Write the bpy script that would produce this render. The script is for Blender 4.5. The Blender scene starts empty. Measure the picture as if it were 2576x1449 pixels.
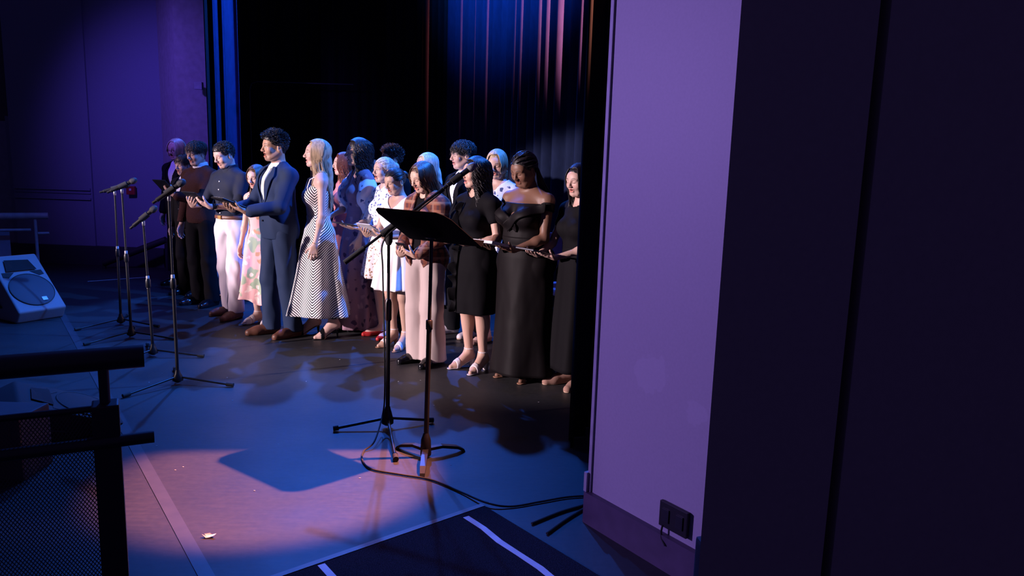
import bpy, bmesh, math, random
import numpy as np
from mathutils import Vector, Matrix
random.seed(7); RNG = np.random.RandomState(7)
R = math.radians
SC = bpy.context.scene
COL = SC.collection

# ------------------------------------------------------------------ camera
FPX, CAM_H, PITCH, ROLL = 1900.0, 1.6, R(9.5), R(1.7)
_fw = Vector((0, math.cos(PITCH), -math.sin(PITCH)))
_r0 = Vector((1, 0, 0)); _u0 = _r0.cross(_fw)
_rt = math.cos(ROLL)*_r0 + math.sin(ROLL)*_u0
_up = -math.sin(ROLL)*_r0 + math.cos(ROLL)*_u0
cam_d = bpy.data.cameras.new('camera'); cam = bpy.data.objects.new('camera', cam_d); COL.objects.link(cam)
cam_d.sensor_width = 36; cam_d.lens = 36*FPX/2576; cam_d.clip_start = 0.05; cam_d.clip_end = 100
cam.matrix_world = Matrix(((_rt.x, _up.x, -_fw.x, 0), (_rt.y, _up.y, -_fw.y, 0), (_rt.z, _up.z, -_fw.z, CAM_H), (0, 0, 0, 1)))
SC.camera = cam

def ray(px, py):
    return _fw*FPX + _rt*(px-1288) - _up*(py-724.5)
def floor_at(px, py, z=0.0):
    d = ray(px, py); t = (z-CAM_H)/d.z
    return Vector((d.x*t, d.y*t, z))
def at(px, py, Y):
    d = ray(px, py); t = Y/d.y
    return Vector((d.x*t, Y, CAM_H+d.z*t))

# stage axes: U runs along the front of the stage (away from camera), N points at the audience
U = Vector((-0.582, 0.813, 0)); N = Vector((-0.813, -0.582, 0))
P0 = Vector((0.38, 3.21, 0))                 # near end of the proscenium opening

# ------------------------------------------------------------------ world, lights, exposure
SC.view_settings.view_transform = 'Standard'; SC.view_settings.look = 'None'
SC.view_settings.gamma = 1; SC.view_settings.exposure = 0.0; SC.view_settings.use_curve_mapping = False
wd = bpy.data.worlds.new('world'); SC.world = wd; wd.use_nodes = True
bg = wd.node_tree.nodes['Background']; bg.inputs[0].default_value = (0.32, 0.23, 1.0, 1); bg.inputs[1].default_value = 0.050

def spot(name, loc, target, color, power, size, blend=0.3, radius=0.08, scale=(1, 1, 1)):
    l = bpy.data.lights.new(name, 'SPOT'); l.color = color; l.energy = power
    l.spot_size = R(size); l.spot_blend = blend; l.shadow_soft_size = radius
    o = bpy.data.objects.new(name, l); COL.objects.link(o); o.location = loc
    o.rotation_euler = (Vector(target)-Vector(loc)).to_track_quat('-Z', 'Y').to_euler(); o.scale = scale      # an unequal scale makes the beam elliptical, like a shuttered lamp
    return o
# front-of-house key light, low from the audience side
spot('spot_front_key', (-11.5, -0.2, 3.6), (-0.9, 6.4, 0.88), (1.0, 0.78, 0.84), 13000, 22, 0.3, 0.08, (1, .58, 1))
spot('spot_front_wide', (-12.5, 2.6, 3.6), (-3.1, 7.9, 0.88), (1.0, 0.70, 0.84), 4200, 17, 0.5, 0.08, (1, .62, 1))
spot('spot_front_lavender', (-7.4, 3.3, 2.5), (0.7, 2.86, 1.75), (0.42, 0.26, 1.0), 1650, 44, 0.6, 0.10, (.20, 1, 1))
# blue back and top light over the stage
spot('spot_blue_back', (-1.5, 10.8, 6.6), (-1.0, 6.0, 0), (0.025, 0.16, 1.0), 2300, 50, 0.7, 0.08)
spot('spot_blue_back', (-3.4, 11.6, 6.6), (-2.8, 6.4, 0), (0.025, 0.16, 1.0), 2000, 60, 0.7, 0.08)
spot('spot_blue_side', (1.5, 6.3, 5.6), (-1.9, 6.5, 1.1), (0.03, 0.20, 1.0), 3600, 42, 0.7, 0.08)
spot('spot_blue_top', (-1.5, 5.6, 7.2), (-1.2, 4.0, 0), (0.02, 0.12, 1.0), 110, 75, 0.9, 0.12)
spot('spot_blue_wing', (-3.6, 5.4, 7.0), (0.0, 9.2, 5.2), (0.02, 0.20, 1.0), 15000, 46, 0.9, 0.12)
spot('spot_blue_leg', (-1.8, 8.0, 6.5), (-3.86, 10.35, 3.0), (0.02, 0.16, 1.0), 9000, 34, 0.6, 0.10, (.22, 1, 1))
spot('spot_violet_house', (-4.9, 6.6, 3.6), (-4.55, 10.2, 1.9), (0.20, 0.10, 1.0), 480, 60, 1.0, 0.2)
spot('spot_blue_monitor', (-2.2, 6.6, 5.6), (-4.9, 7.4, 0.4), (0.02, 0.15, 1.0), 900, 42, 0.7, 0.12)
# salmon pool on the floor downstage, and salmon light grazing the folds of the side curtain
spot('spot_salmon_pool', (1.68, 4.22, 5.25), (-1.12, 3.58, 0), (1.0, 0.31, 0.18), 13500, 15, 0.5, 0.04)
spot('spot_salmon_wing', (2.55, 4.75, 5.2), (-.70, 10.94, 3.6), (1.0, 0.20, 0.20), 42000, 52, 0.4, 0.03, (.14, 1, 1))

# ------------------------------------------------------------------ materials
def new_mat(name):
    m = bpy.data.materials.new(name); m.use_nodes = True
    nt = m.node_tree; b = nt.nodes['Principled BSDF']
    return m, nt, b
def _bump(nt, b, scale, strength, stretch=None, detail=4, dist=0.01):
    tc = nt.nodes.new('ShaderNodeTexCoord'); mp = nt.nodes.new('ShaderNodeMapping')
    nz = nt.nodes.new('ShaderNodeTexNoise'); bp = nt.nodes.new('ShaderNodeBump')
    nz.inputs['Scale'].default_value = scale; nz.inputs['Detail'].default_value = detail
    if stretch: mp.inputs['Scale'].default_value = stretch
    bp.inputs['Strength'].default_value = strength; bp.inputs['Distance'].default_value = dist
    nt.links.new(tc.outputs['Object'], mp.inputs[0]); nt.links.new(mp.outputs[0], nz.inputs['Vector'])
    nt.links.new(nz.outputs[0], bp.inputs['Height']); nt.links.new(bp.outputs[0], b.inputs['Normal'])
    return tc, mp, nz
_mc = {}
def solid(name, col, rough=0.6, metal=0.0, bump=None, spec=0.5, var=0.0, sheen=0):
    if name in _mc: return _mc[name]
    m, nt, b = new_mat(name)
    b.inputs['Base Color'].default_value = (*col, 1); b.inputs['Roughness'].default_value = rough
    b.inputs['Metallic'].default_value = metal; b.inputs['Specular IOR Level'].default_value = spec
    if bump:
        tc, mp, nz = _bump(nt, b, *bump)
    else:
        tc = nt.nodes.new('ShaderNodeTexCoord'); nz = nt.nodes.new('ShaderNodeTexNoise'); nz.inputs['Scale'].default_value = 14
        nt.links.new(tc.outputs['Object'], nz.inputs['Vector'])
    v = .03 if var < 0 else max(var, 0.12)
    rp = nt.nodes.new('ShaderNodeMapRange'); rp.inputs['From Min'].default_value = 0.3; rp.inputs['From Max'].default_value = 0.7
    rp.inputs['To Min'].default_value = 1-v; rp.inputs['To Max'].default_value = 1+v
    mx = nt.nodes.new('ShaderNodeVectorMath'); mx.operation = 'SCALE'; mx.inputs[0].default_value = col
    nt.links.new(nz.outputs[0], rp.inputs[0]); nt.links.new(rp.outputs[0], mx.inputs['Scale'])
    nt.links.new(mx.outputs[0], b.inputs['Base Color'])
    _mc[name] = m
    return m
def attr_mat(name, rough=0.5, spec=0.4):
    if name in _mc: return _mc[name]
    m, nt, b = new_mat(name)
    a = nt.nodes.new('ShaderNodeAttribute'); a.attribute_name = 'Col'
    nt.links.new(a.outputs['Color'], b.inputs['Base Color']); b.inputs['Roughness'].default_value = rough
    b.inputs['Specular IOR Level'].default_value = spec
    _bump(nt, b, 160, 0.08, None, 2, 0.002)
    _mc[name] = m
    return m
def fabric(name, col, rough=0.85, wr=0.35, stretch=(1, 1, 0.40), scale=5, spec=None):
    spec = (0.06 if max(col) < .02 else .2) if spec is None else spec
    return solid(name, col, rough, 0, (scale, min(1, wr*2.0), stretch, 1.6, 0.06), spec, -1)
def print_mat(name, base, blobs, rough=0.8, scale=22, wr=0.3):
    """a fabric print: coloured blobs scattered over a plain ground; blobs = [(colour, size, scale)]"""
    m, nt, b = new_mat(name)
    tc, mp, nz = _bump(nt, b, 9, wr, (1, 1, .45), 3, 0.03)
    prev = None
    for i, (c, thr, sc) in enumerate(blobs):
        vo = nt.nodes.new('ShaderNodeTexVoronoi'); vo.inputs['Scale'].default_value = sc
        ns = nt.nodes.new('ShaderNodeTexNoise'); ns.inputs['Scale'].default_value = sc*1.3
        ad = nt.nodes.new('ShaderNodeVectorMath'); ad.operation = 'MULTIPLY_ADD'
        ad.inputs[1].default_value = (0.9/sc,)*3
        nt.links.new(tc.outputs['Object'], ns.inputs['Vector'])
        nt.links.new(ns.outputs['Color'], ad.inputs[0])
        mp2 = nt.nodes.new('ShaderNodeMapping'); mp2.inputs['Location'].default_value = (i*3.1, i*1.7, i*5.3)
        nt.links.new(tc.outputs['Object'], mp2.inputs[0]); nt.links.new(mp2.outputs[0], ad.inputs[2])
        nt.links.new(ad.outputs[0], vo.inputs['Vector'])
        lt = nt.nodes.new('ShaderNodeMapRange'); lt.inputs['From Min'].default_value = thr-0.04; lt.inputs['From Max'].default_value = thr+0.04
        lt.inputs['To Min'].default_value = 1; lt.inputs['To Max'].default_value = 0
        nt.links.new(vo.outputs['Distance'], lt.inputs[0])
        mx = nt.nodes.new('ShaderNodeMix'); mx.data_type = 'RGBA'
        nt.links.new(lt.outputs[0], mx.inputs['Factor'])
        if prev is None: mx.inputs[6].default_value = (*base, 1)
        else: nt.links.new(prev, mx.inputs[6])
        mx.inputs[7].default_value = (*c, 1); prev = mx.outputs[2]
    nt.links.new(prev, b.inputs['Base Color']); b.inputs['Roughness'].default_value = rough
    b.inputs['Specular IOR Level'].default_value = 0.25
    return m
def stripe_mat(name, c1, c2):
    m, nt, b = new_mat(name)
    a = nt.nodes.new('ShaderNodeAttribute'); a.attribute_name = 'phase'
    fr = nt.nodes.new('ShaderNodeMath'); fr.operation = 'FRACT'; nt.links.new(a.outputs['Fac'], fr.inputs[0])
    g = nt.nodes.new('ShaderNodeMath'); g.operation = 'GREATER_THAN'; g.inputs[1].default_value = 0.56
    nt.links.new(fr.outputs[0], g.inputs[0])
    mx = nt.nodes.new('ShaderNodeMix'); mx.data_type = 'RGBA'; mx.inputs[6].default_value = (*c1, 1); mx.inputs[7].default_value = (*c2, 1)
    nt.links.new(g.outputs[0], mx.inputs['Factor']); nt.links.new(mx.outputs[2], b.inputs['Base Color'])
    b.inputs['Roughness'].default_value = 0.7; b.inputs['Specular IOR Level'].default_value = 0.2
    return m
def plaid_mat(name):
    m, nt, b = new_mat(name)
    tc, mp, nz = _bump(nt, b, 10, .3, (1, 1, .5), 3, 0.03)
    sp = nt.nodes.new('ShaderNodeSeparateXYZ'); nt.links.new(tc.outputs['Object'], sp.inputs[0])
    prev = (0.17, 0.045, 0.025, 1); cur = None
    for ax, sc, thr, c in ((0, 120, .35, (0.05, 0.02, 0.03, 1)), (2, 105, .3, (0.30, 0.12, 0.07, 1)), (1, 120, .5, (0.04, 0.018, 0.03, 1)), (2, 75, .8, (0.30, 0.17, 0.12, 1)), (0, 62, .86, (0.28, 0.15, 0.11, 1))):
        s = nt.nodes.new('ShaderNodeMath'); s.operation = 'MULTIPLY'; s.inputs[1].default_value = sc; nt.links.new(sp.outputs[ax], s.inputs[0])
        q = nt.nodes.new('ShaderNodeMath'); q.operation = 'SINE'; nt.links.new(s.outputs[0], q.inputs[0])
        g = nt.nodes.new('ShaderNodeMapRange'); g.inputs['From Min'].default_value = thr-.1; g.inputs['From Max'].default_value = thr+.1; g.inputs['To Max'].default_value = .75
        nt.links.new(q.outputs[0], g.inputs[0])
        mx = nt.nodes.new('ShaderNodeMix'); mx.data_type = 'RGBA'; nt.links.new(g.outputs[0], mx.inputs['Factor'])
        if cur is None: mx.inputs[6].default_value = prev
        else: nt.links.new(cur, mx.inputs[6])
        mx.inputs[7].default_value = c; cur = mx.outputs[2]
    nt.links.new(cur, b.inputs['Base Color']); b.inputs['Roughness'].default_value = .9
    return m
def hair_mat(name, col, rough=0.45):
    if name in _mc: return _mc[name]
    m = solid(name, col, rough, 0, (70, 0.25, (1, 1, 0.15), 3, 0.006), 0.5, 0.35)
    return m

# ------------------------------------------------------------------ object helpers
def link(name, me, parent=None, mats=(), smooth=True):
    o = bpy.data.objects.new(name, me); COL.objects.link(o)
    for m in (mats if isinstance(mats, (list, tuple)) else [mats]): me.materials.append(m)
    if smooth and len(me.polygons): me.polygons.foreach_set('use_smooth', np.ones(len(me.polygons), bool))
    if parent is not None: o.parent = parent
    return o
def tag(o, label, cat, group=None):
    o['label'] = label; o['category'] = cat
    if group: o['group'] = group
    return o
def structure(o): o['kind'] = 'structure'; return o
def empty(name, loc, rz=0):
    o = bpy.data.objects.new(name, None); COL.objects.link(o); o.location = loc; o.rotation_euler = (0, 0, rz); o.empty_display_size = .1
    return o
class MB:
    """collects polygons; build() links them as one mesh object"""
    def __init__(s): s.v = []; s.f = []
    def add(s, vs, fs):
        n = len(s.v); s.v += [tuple(v) for v in vs]; s.f += [tuple(i+n for i in f) for f in fs]; return s
    def box(s, c, size, rot=None, bevel=0):
        bm = bmesh.new(); bmesh.ops.create_cube(bm, size=1)
        bmesh.ops.scale(bm, vec=size, verts=bm.verts)
        if bevel: bmesh.ops.bevel(bm, geom=list(bm.edges), offset=bevel, segments=2, affect='EDGES', profile=.7)
        M = (rot.to_4x4() if rot is not None else Matrix.Identity(4)); M = Matrix.Translation(c) @ M
        bm.verts.index_update()
        s.add([M @ v.co for v in bm.verts], [[v.index for v in f.verts] for f in bm.faces]); bm.free(); return s
    def tube(s, pts, rad, n=12, cap=True):
        pts = [Vector(p) for p in pts]; m = len(pts)
        rads = rad if isinstance(rad, (list, tuple)) else [rad]*m
        vs = []; fs = []; prev = None
        for i, p in enumerate(pts):
            t = (pts[min(i+1, m-1)]-pts[max(i-1, 0)])
            if t.length < 1e-9: t = Vector((0, 0, 1))
            t.normalize()
            a = prev if prev is not None else (Vector((0, 0, 1)) if abs(t.z) < .9 else Vector((1, 0, 0)))
            x = (a - t*a.dot(t)).normalized(); prev = x; y = t.cross(x)
            for k in range(n):
                q = 2*math.pi*k/n; vs.append(p + (x*math.cos(q)+y*math.sin(q))*rads[i])
        for i in range(m-1):
            for k in range(n):
                fs.append((i*n+k, i*n+(k+1) % n, (i+1)*n+(k+1) % n, (i+1)*n+k))
        if cap: fs.append(tuple(reversed(range(n)))); fs.append(tuple((m-1)*n+k for k in range(n)))
        return s.add(vs, fs)
    def lathe(s, c, prof, n=20, axis=None):
        """prof = [(radius, height)]"""
        M = Matrix.Identity(3) if axis is None else Vector((0, 0, 1)).rotation_difference(Vector(axis)).to_matrix()
        vs = []; fs = []; m = len(prof)
        for r, h in prof:
            for k in range(n):
                q = 2*math.pi*k/n; vs.append(Vector(c)+M @ Vector((r*math.cos(q), r*math.sin(q), h)))
        for i in range(m-1):
            for k in range(n): fs.append((i*n+k, i*n+(k+1) % n, (i+1)*n+(k+1) % n, (i+1)*n+k))
        fs.append(tuple(reversed(range(n)))); fs.append(tuple((m-1)*n+k for k in range(n)))
        return s.add(vs, fs)
    def prism(s, poly, z0, z1):
        n = len(poly); vs = [(p[0], p[1], z0) for p in poly]+[(p[0], p[1], z1) for p in poly]
        fs = [tuple(reversed(range(n))), tuple(range(n, 2*n))]+[(i, (i+1) % n, n+(i+1) % n, n+i) for i in range(n)]
        return s.add(vs, fs)
    def build(s, name, mat, parent=None, smooth=False, origin=None):
        me = bpy.data.meshes.new(name)
        vs = s.v
        if origin is not None: vs = [tuple(Vector(v)-Vector(origin)) for v in vs]
        me.from_pydata(vs, [], s.f); me.update()
        bm = bmesh.new(); bm.from_mesh(me); bmesh.ops.recalc_face_normals(bm, faces=bm.faces); bm.to_mesh(me); bm.free()
        o = link(name, me, parent, mat, smooth)
        if smooth: me.set_sharp_from_angle(angle=R(40))
        if origin is not None: o.location = origin
        return o
def bez(p, n=24):
    """smooth curve through points"""
    p = [Vector(q) for q in p]; out = []
    for i in range(len(p)-1):
        a = p[max(i-1, 0)]; b = p[i]; c = p[i+1]; d = p[min(i+2, len(p)-1)]
        for k in range(n):
            t = k/n; out.append(0.5*((2*b)+(c-a)*t+(2*a-5*b+4*c-d)*t*t+(3*b-a-3*c+d)*t**3))
    out.append(p[-1]); return out
def rotz(a): return Matrix.Rotation(a, 3, 'Z')

# ------------------------------------------------------------------ implicit-surface modeller (numpy)
def cap(a, b, ra, rb=None, k=0.02, op='add', t=''):
    return dict(kind='c', a=np.array(a, float), b=np.array(b, float), ra=ra, rb=ra if rb is None else rb, k=k, op=op, t=t)
def ell(c, r, k=0.02, rot=None, op='add', t=''):
    return dict(kind='e', c=np.array(c, float), r=np.array(r, float), k=k, rot=np.eye(3) if rot is None else rot, op=op, t=t)
def bounds(p):
    if p['kind'] == 'c':
        return np.minimum(p['a']-p['ra'], p['b']-p['rb']), np.maximum(p['a']+p['ra'], p['b']+p['rb'])
    e = np.sqrt(((p['rot']*p['r'])**2).sum(1)); return p['c']-e, p['c']+e
def pdist(p, X, Y, Z):
    if p['kind'] == 'c':
        a, b = p['a'], p['b']; ab = b-a; L2 = max((ab*ab).sum(), 1e-9)
        h = np.clip(((X-a[0])*ab[0]+(Y-a[1])*ab[1]+(Z-a[2])*ab[2])/L2, 0, 1)
        return np.sqrt((X-a[0]-h*ab[0])**2+(Y-a[1]-h*ab[1])**2+(Z-a[2]-h*ab[2])**2)-(p['ra']+(p['rb']-p['ra'])*h)
    M = p['rot'].T; x, y, z = X-p['c'][0], Y-p['c'][1], Z-p['c'][2]
    u = M[0, 0]*x+M[0, 1]*y+M[0, 2]*z; v = M[1, 0]*x+M[1, 1]*y+M[1, 2]*z; w = M[2, 0]*x+M[2, 1]*y+M[2, 2]*z
    r = p['r']; k0 = np.sqrt((u/r[0])**2+(v/r[1])**2+(w/r[2])**2)
    k1 = np.sqrt((u/r[0]**2)**2+(v/r[1]**2)**2+(w/r[2]**2)**2)
    return k0*(k0-1)/np.maximum(k1, 1e-6)
def smin(a, b, k):
    h = np.maximum(k-np.abs(a-b), 0)/k
    return np.minimum(a, b)-h*h*k*0.25
def isosurf(prims, h, lo=None, hi=None, off=0.0, keep=(), wr=None, M=0.03, vcut=None):
    """mesh of the smooth union of prims; off inflates, keep = [(point, normal)] half spaces that stay, wr = wrinkles"""
    adds = [p for p in prims if p['op'] == 'add']
    if lo is None:
        B = [bounds(p) for p in adds]; lo = np.min([b[0] for b in B], 0)-off-0.012; hi = np.max([b[1] for b in B], 0)+off+0.012
        for pt, nr in keep:                                    # axis-aligned planes shrink the grid
            for ax in range(3):
                if nr[ax] > .999: hi[ax] = min(hi[ax], pt[ax]+2*h)
                if nr[ax] < -.999: lo[ax] = max(lo[ax], pt[ax]-2*h)
    lo = np.asarray(lo, float); hi = np.asarray(hi, float)
    n = np.maximum(np.ceil((hi-lo)/h).astype(int)+1, 3)
    ax = [(lo[i]+h*np.arange(n[i])).astype(np.float32) for i in range(3)]
    d = np.full(n, 0.2, np.float32)
    for p in prims:
        b0, b1 = bounds(p); mg = p['k']+off+M
        s = [slice(max(0, int((b0[i]-mg-lo[i])/h)), max(0, min(n[i], int((b1[i]+mg-lo[i])/h)+2))) for i in range(3)]
        if any(q.start >= q.stop for q in s): continue
        X = ax[0][s[0]][:, None, None]; Y = ax[1][s[1]][None, :, None]; Z = ax[2][s[2]][None, None, :]
        v = pdist(p, X, Y, Z); q = d[tuple(s)]
        if p['op'] == 'add': d[tuple(s)] = smin(q, v-off*p.get('o', 1), p['k'])
        else: d[tuple(s)] = -smin(-q, v, p['k'])
    X = ax[0][:, None, None]; Y = ax[1][None, :, None]; Z = ax[2][None, None, :]
    if wr is not None:
        a, f = wr
        d = d + a*(np.sin(f*(X*.7+Z*.8)+2*np.sin(f*.45*Y+f*.3*X))*.6+np.sin(f*(Y*1.1-Z*.5)+1.7*np.sin(f*.5*X+1))*.5).astype(np.float32)
    for pt, nr in keep:
        d = np.maximum(d, ((X-pt[0])*nr[0]+(Y-pt[1])*nr[1]+(Z-pt[2])*nr[2]).astype(np.float32))
    if vcut is not None:                                       # [(z, half width)] opening down the front
        wx = np.interp(Z, [q[0] for q in vcut], [q[1] for q in vcut]).astype(np.float32)
        d = np.maximum(d, -np.maximum(np.abs(X)-wx, Y+.02))
    d = d.copy()
    for i in range(3):                                         # close the surface at the grid border
        e = [slice(None)]*3; e[i] = 0; d[tuple(e)] = np.maximum(d[tuple(e)], 1e-3)
        e[i] = -1; d[tuple(e)] = np.maximum(d[tuple(e)], 1e-3)
    return nets(d, lo, h)
_C = np.array([(i, j, k) for i in (0, 1) for j in (0, 1) for k in (0, 1)])
_E = [(a, b) for a in range(8) for b in range(a+1, 8) if np.abs(_C[a]-_C[b]).sum() == 1]
def nets(d, lo, h):
    s = d < 0
    c = [s[i:s.shape[0]-1+i, j:s.shape[1]-1+j, k:s.shape[2]-1+k] for i, j, k in _C]
    al = c[0].copy(); an = c[0].copy()
    for q in c[1:]: al &= q; an |= q
    idx = np.argwhere(an & ~al)
    if len(idx) == 0: return np.zeros((0, 3)), np.zeros((0, 4), int)
    val = np.stack([d[idx[:, 0]+o[0], idx[:, 1]+o[1], idx[:, 2]+o[2]] for o in _C], 1)
    acc = np.zeros((len(idx), 3)); cnt = np.zeros(len(idx))
    for a, b in _E:
        va, vb = val[:, a], val[:, b]; m = (va < 0) != (vb < 0)
        t = np.where(m, va/np.where(m, va-vb, 1), 0)[:, None]
        acc += np.where(m[:, None], _C[a]+t*(_C[b]-_C[a]), 0); cnt += m
    V = lo+h*(idx+acc/cnt[:, None])
    ids = -np.ones(al.shape, np.int64); ids[tuple(idx.T)] = np.arange(len(idx))
    F = []
    for a in range(3):
        b, c2 = (a+1) % 3, (a+2) % 3
        s0 = [slice(None)]*3; s1 = [slice(None)]*3; s0[a] = slice(0, -1); s1[a] = slice(1, None)
        for q in (s0, s1): q[b] = slice(1, -1); q[c2] = slice(1, -1)
        u, w = s[tuple(s0)], s[tuple(s1)]; e = np.argwhere(u != w); fl = u[tuple(e.T)]
        e = e.copy(); e[:, b] += 1; e[:, c2] += 1
        def g(db, dc):
            q = e.copy(); q[:, b] -= db; q[:, c2] -= dc; return ids[tuple(q.T)]
        quad = np.stack([g(1, 1), g(0, 1), g(0, 0), g(1, 0)], 1)
        quad[~fl] = quad[~fl][:, ::-1]; F.append(quad)
    F = np.concatenate(F); return V, F[(F >= 0).all(1)]
def push_out(V, prims, margin, it=3):
    """move points that lie inside the body out to its surface plus a margin"""
    V = np.array(V, float); pr = [p for p in prims if p['op'] == 'add']
    def D(Q):
        d = np.full(len(Q), 9.0)
        for p in pr: d = smin(d, pdist(p, Q[:, 0], Q[:, 1], Q[:, 2]), .03)
        return d
    mg = np.broadcast_to(np.asarray(margin, float), (len(V),))
    for _ in range(it):
        d = D(V); m = np.where(d < mg)[0]
        if len(m) == 0: break
        Q = V[m]; e = .004; g = np.stack([D(Q+np.eye(3)[i]*e)-D(Q-np.eye(3)[i]*e) for i in range(3)], 1)
        g /= np.maximum(np.linalg.norm(g, axis=1, keepdims=True), 1e-6); V[m] = Q+g*(mg[m]-d[m])[:, None]
    return V
def tubes_np(P, rad, k=4):
    """P (n, m, 3) paths, rad (n, m)"""
    n, m, _ = P.shape; T = np.gradient(P, axis=1); T /= np.maximum(np.linalg.norm(T, axis=2, keepdims=True), 1e-9)
    ref = np.zeros_like(T); ref[..., 0] = .31; ref[..., 1] = .95; A = np.cross(T, ref); A /= np.maximum(np.linalg.norm(A, axis=2, keepdims=True), 1e-6); B = np.cross(T, A)
    q = 2*np.pi*np.arange(k)/k
    V = P[:, :, None]+(A[:, :, None]*np.cos(q)[None, None, :, None]+B[:, :, None]*np.sin(q)[None, None, :, None])*rad[..., None, None]
    I = np.arange(n*m*k).reshape(n, m, k); J = np.roll(I, -1, 2)
    F = np.stack([I[:, :-1], J[:, :-1], J[:, 1:], I[:, 1:]], -1).reshape(-1, 4)
    return V.reshape(-1, 3), F
def npmesh(name, V, F, s=1.0, col=None, phase=None):
    me = bpy.data.meshes.new(name); V = np.asarray(V)*s; n = len(V); m = len(F)
    me.vertices.add(n); me.vertices.foreach_set('co', V.astype(np.float32).ravel())
    me.loops.add(m*4); me.loops.foreach_set('vertex_index', F.astype(np.int32).ravel())
    me.polygons.add(m); me.polygons.foreach_set('loop_start', np.arange(0, m*4, 4, dtype=np.int32))
    me.update(calc_edges=True)
    if col is not None:
        a = me.attributes.new('Col', 'FLOAT_COLOR', 'POINT'); a.data.foreach_set('color', np.concatenate([col, np.ones((n, 1))], 1).astype(np.float32).ravel())
    if phase is not None:
        a = me.attributes.new('phase', 'FLOAT', 'POINT'); a.data.foreach_set('value', phase.astype(np.float32))
    return me
def join(parts):
    V = []; F = []; n = 0
    for v, f in parts:
        V.append(v); F.append(f+n); n += len(v)
    return np.concatenate(V), np.concatenate(F)

# ------------------------------------------------------------------ people
def rotx(a): return np.array([[1, 0, 0], [0, math.cos(a), -math.sin(a)], [0, math.sin(a), math.cos(a)]])
def rotzn(a): return np.array([[math.cos(a), -math.sin(a), 0], [math.sin(a), math.cos(a), 0], [0, 0, 1]])
def nrm(v): v = np.asarray(v, float); return v/max(np.linalg.norm(v), 1e-9)
def torso(P):
    w = P['w']; f = P['fem']; b = P.get('belly', 0)
    sw = (0.158 if f else 0.178)*(.55+.45*w)
    L = [ell((0, 0.005, .96), ((.165 if f else .158)*w, .112*w, .125), .05, t='hip'),
         ell((0, -.005-b*.3, 1.10), ((.122 if f else .138)*w+b*.4, .092*w+b, .15), .06, t='torso'),
         ell((0, .0, 1.27), ((.140 if f else .158)*w, .108*w, .165), .06, t='torso'),
         cap((-.05, .01, 1.415), (-sw, .012, 1.40), .062, .052*(.7+.3*w), .05, t='sho'),
         cap((.05, .01, 1.415), (sw, .012, 1.40), .062, .052*(.7+.3*w), .05, t='sho'),
         cap((-.02, .022, 1.485), (-.11, .02, 1.43), .043, .04, .04, t='sho'),
         cap((.02, .022, 1.485), (.11, .02, 1.43), .043, .04, .04, t='sho')]
    for x in (-1, 1):
        L.append(ell((x*.078*w, (.048 if f else .036)*w, .93), (.084*w, (.080 if f else .070)*w, .092), .05, t='hip'))
        if f: L.append(ell((x*.066*w, -.082*w, 1.265), (.066*w, .058*w*P.get('bust', 1), .064), .04, t='torso'))
        else: L.append(ell((x*.075, -.055, 1.32), (.085, .055, .075), .05, t='torso'))
    return L, sw
def legs(P, flare=None):
    w = P['w']; hh = P.get('hh', 0); L = []
    st = P.get('stance', (0.0, 0.0))               # forward offset of right / left foot
    P['feet'] = []
    for i, x in enumerate((-1, 1)):
        fy = st[i]; hip = (x*.092*w, 0, .90); kn = (x*(.092 if P['fem'] else .10), -.012+fy*.55, .49+hh*.4); an = (x*(.085 if P['fem'] else .105), .03+fy, .085+hh)
        tw = (.6+.4*w)
        L += [cap(hip, kn, .088*w, .056*tw, .03, t='leg'), cap(kn, an, .052*tw, .034*tw, .02, t='leg'),
              ell((kn[0]*.97, fy*.8+.032, .37+hh*.6), (.046*tw, .05*tw, .105), .035, t='leg')]
        yaw = x*.18
        D = np.array([math.sin(yaw)*1, -math.cos(yaw), 0])
        heel = np.array([an[0], fy+.052, .034+hh]); ball = heel+D*(.165-hh*.35); ball[2] = .027; toe = ball+D*.055; toe[2] = .020
        L += [cap(an, heel, .034, .034, .02, t='foot'), cap((an[0], an[1]-.01, an[2]-.02), ball, .036, .028, .03, t='foot'),
              cap(heel, ball, .03, .033, .03, t='foot'), cap(ball+D*0, toe, .034, .019, .02, t='foot')]
        P['feet'].append((heel, ball, toe, D, np.array(an)))
    return L
def ik(S, Wp, a, b, pole):
    S, Wp = np.array(S, float), np.array(Wp, float); v = Wp-S; L = np.linalg.norm(v); mx = a+b-.004
    if L > mx: Wp = S+v/L*mx; v = Wp-S; L = mx
    u = v/L; x = (a*a-b*b+L*L)/(2*L); hgt = math.sqrt(max(a*a-x*x, 0)); q = np.array(pole, float); q = nrm(q-u*q.dot(u))
    return S+u*x+q*hgt, Wp
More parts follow.
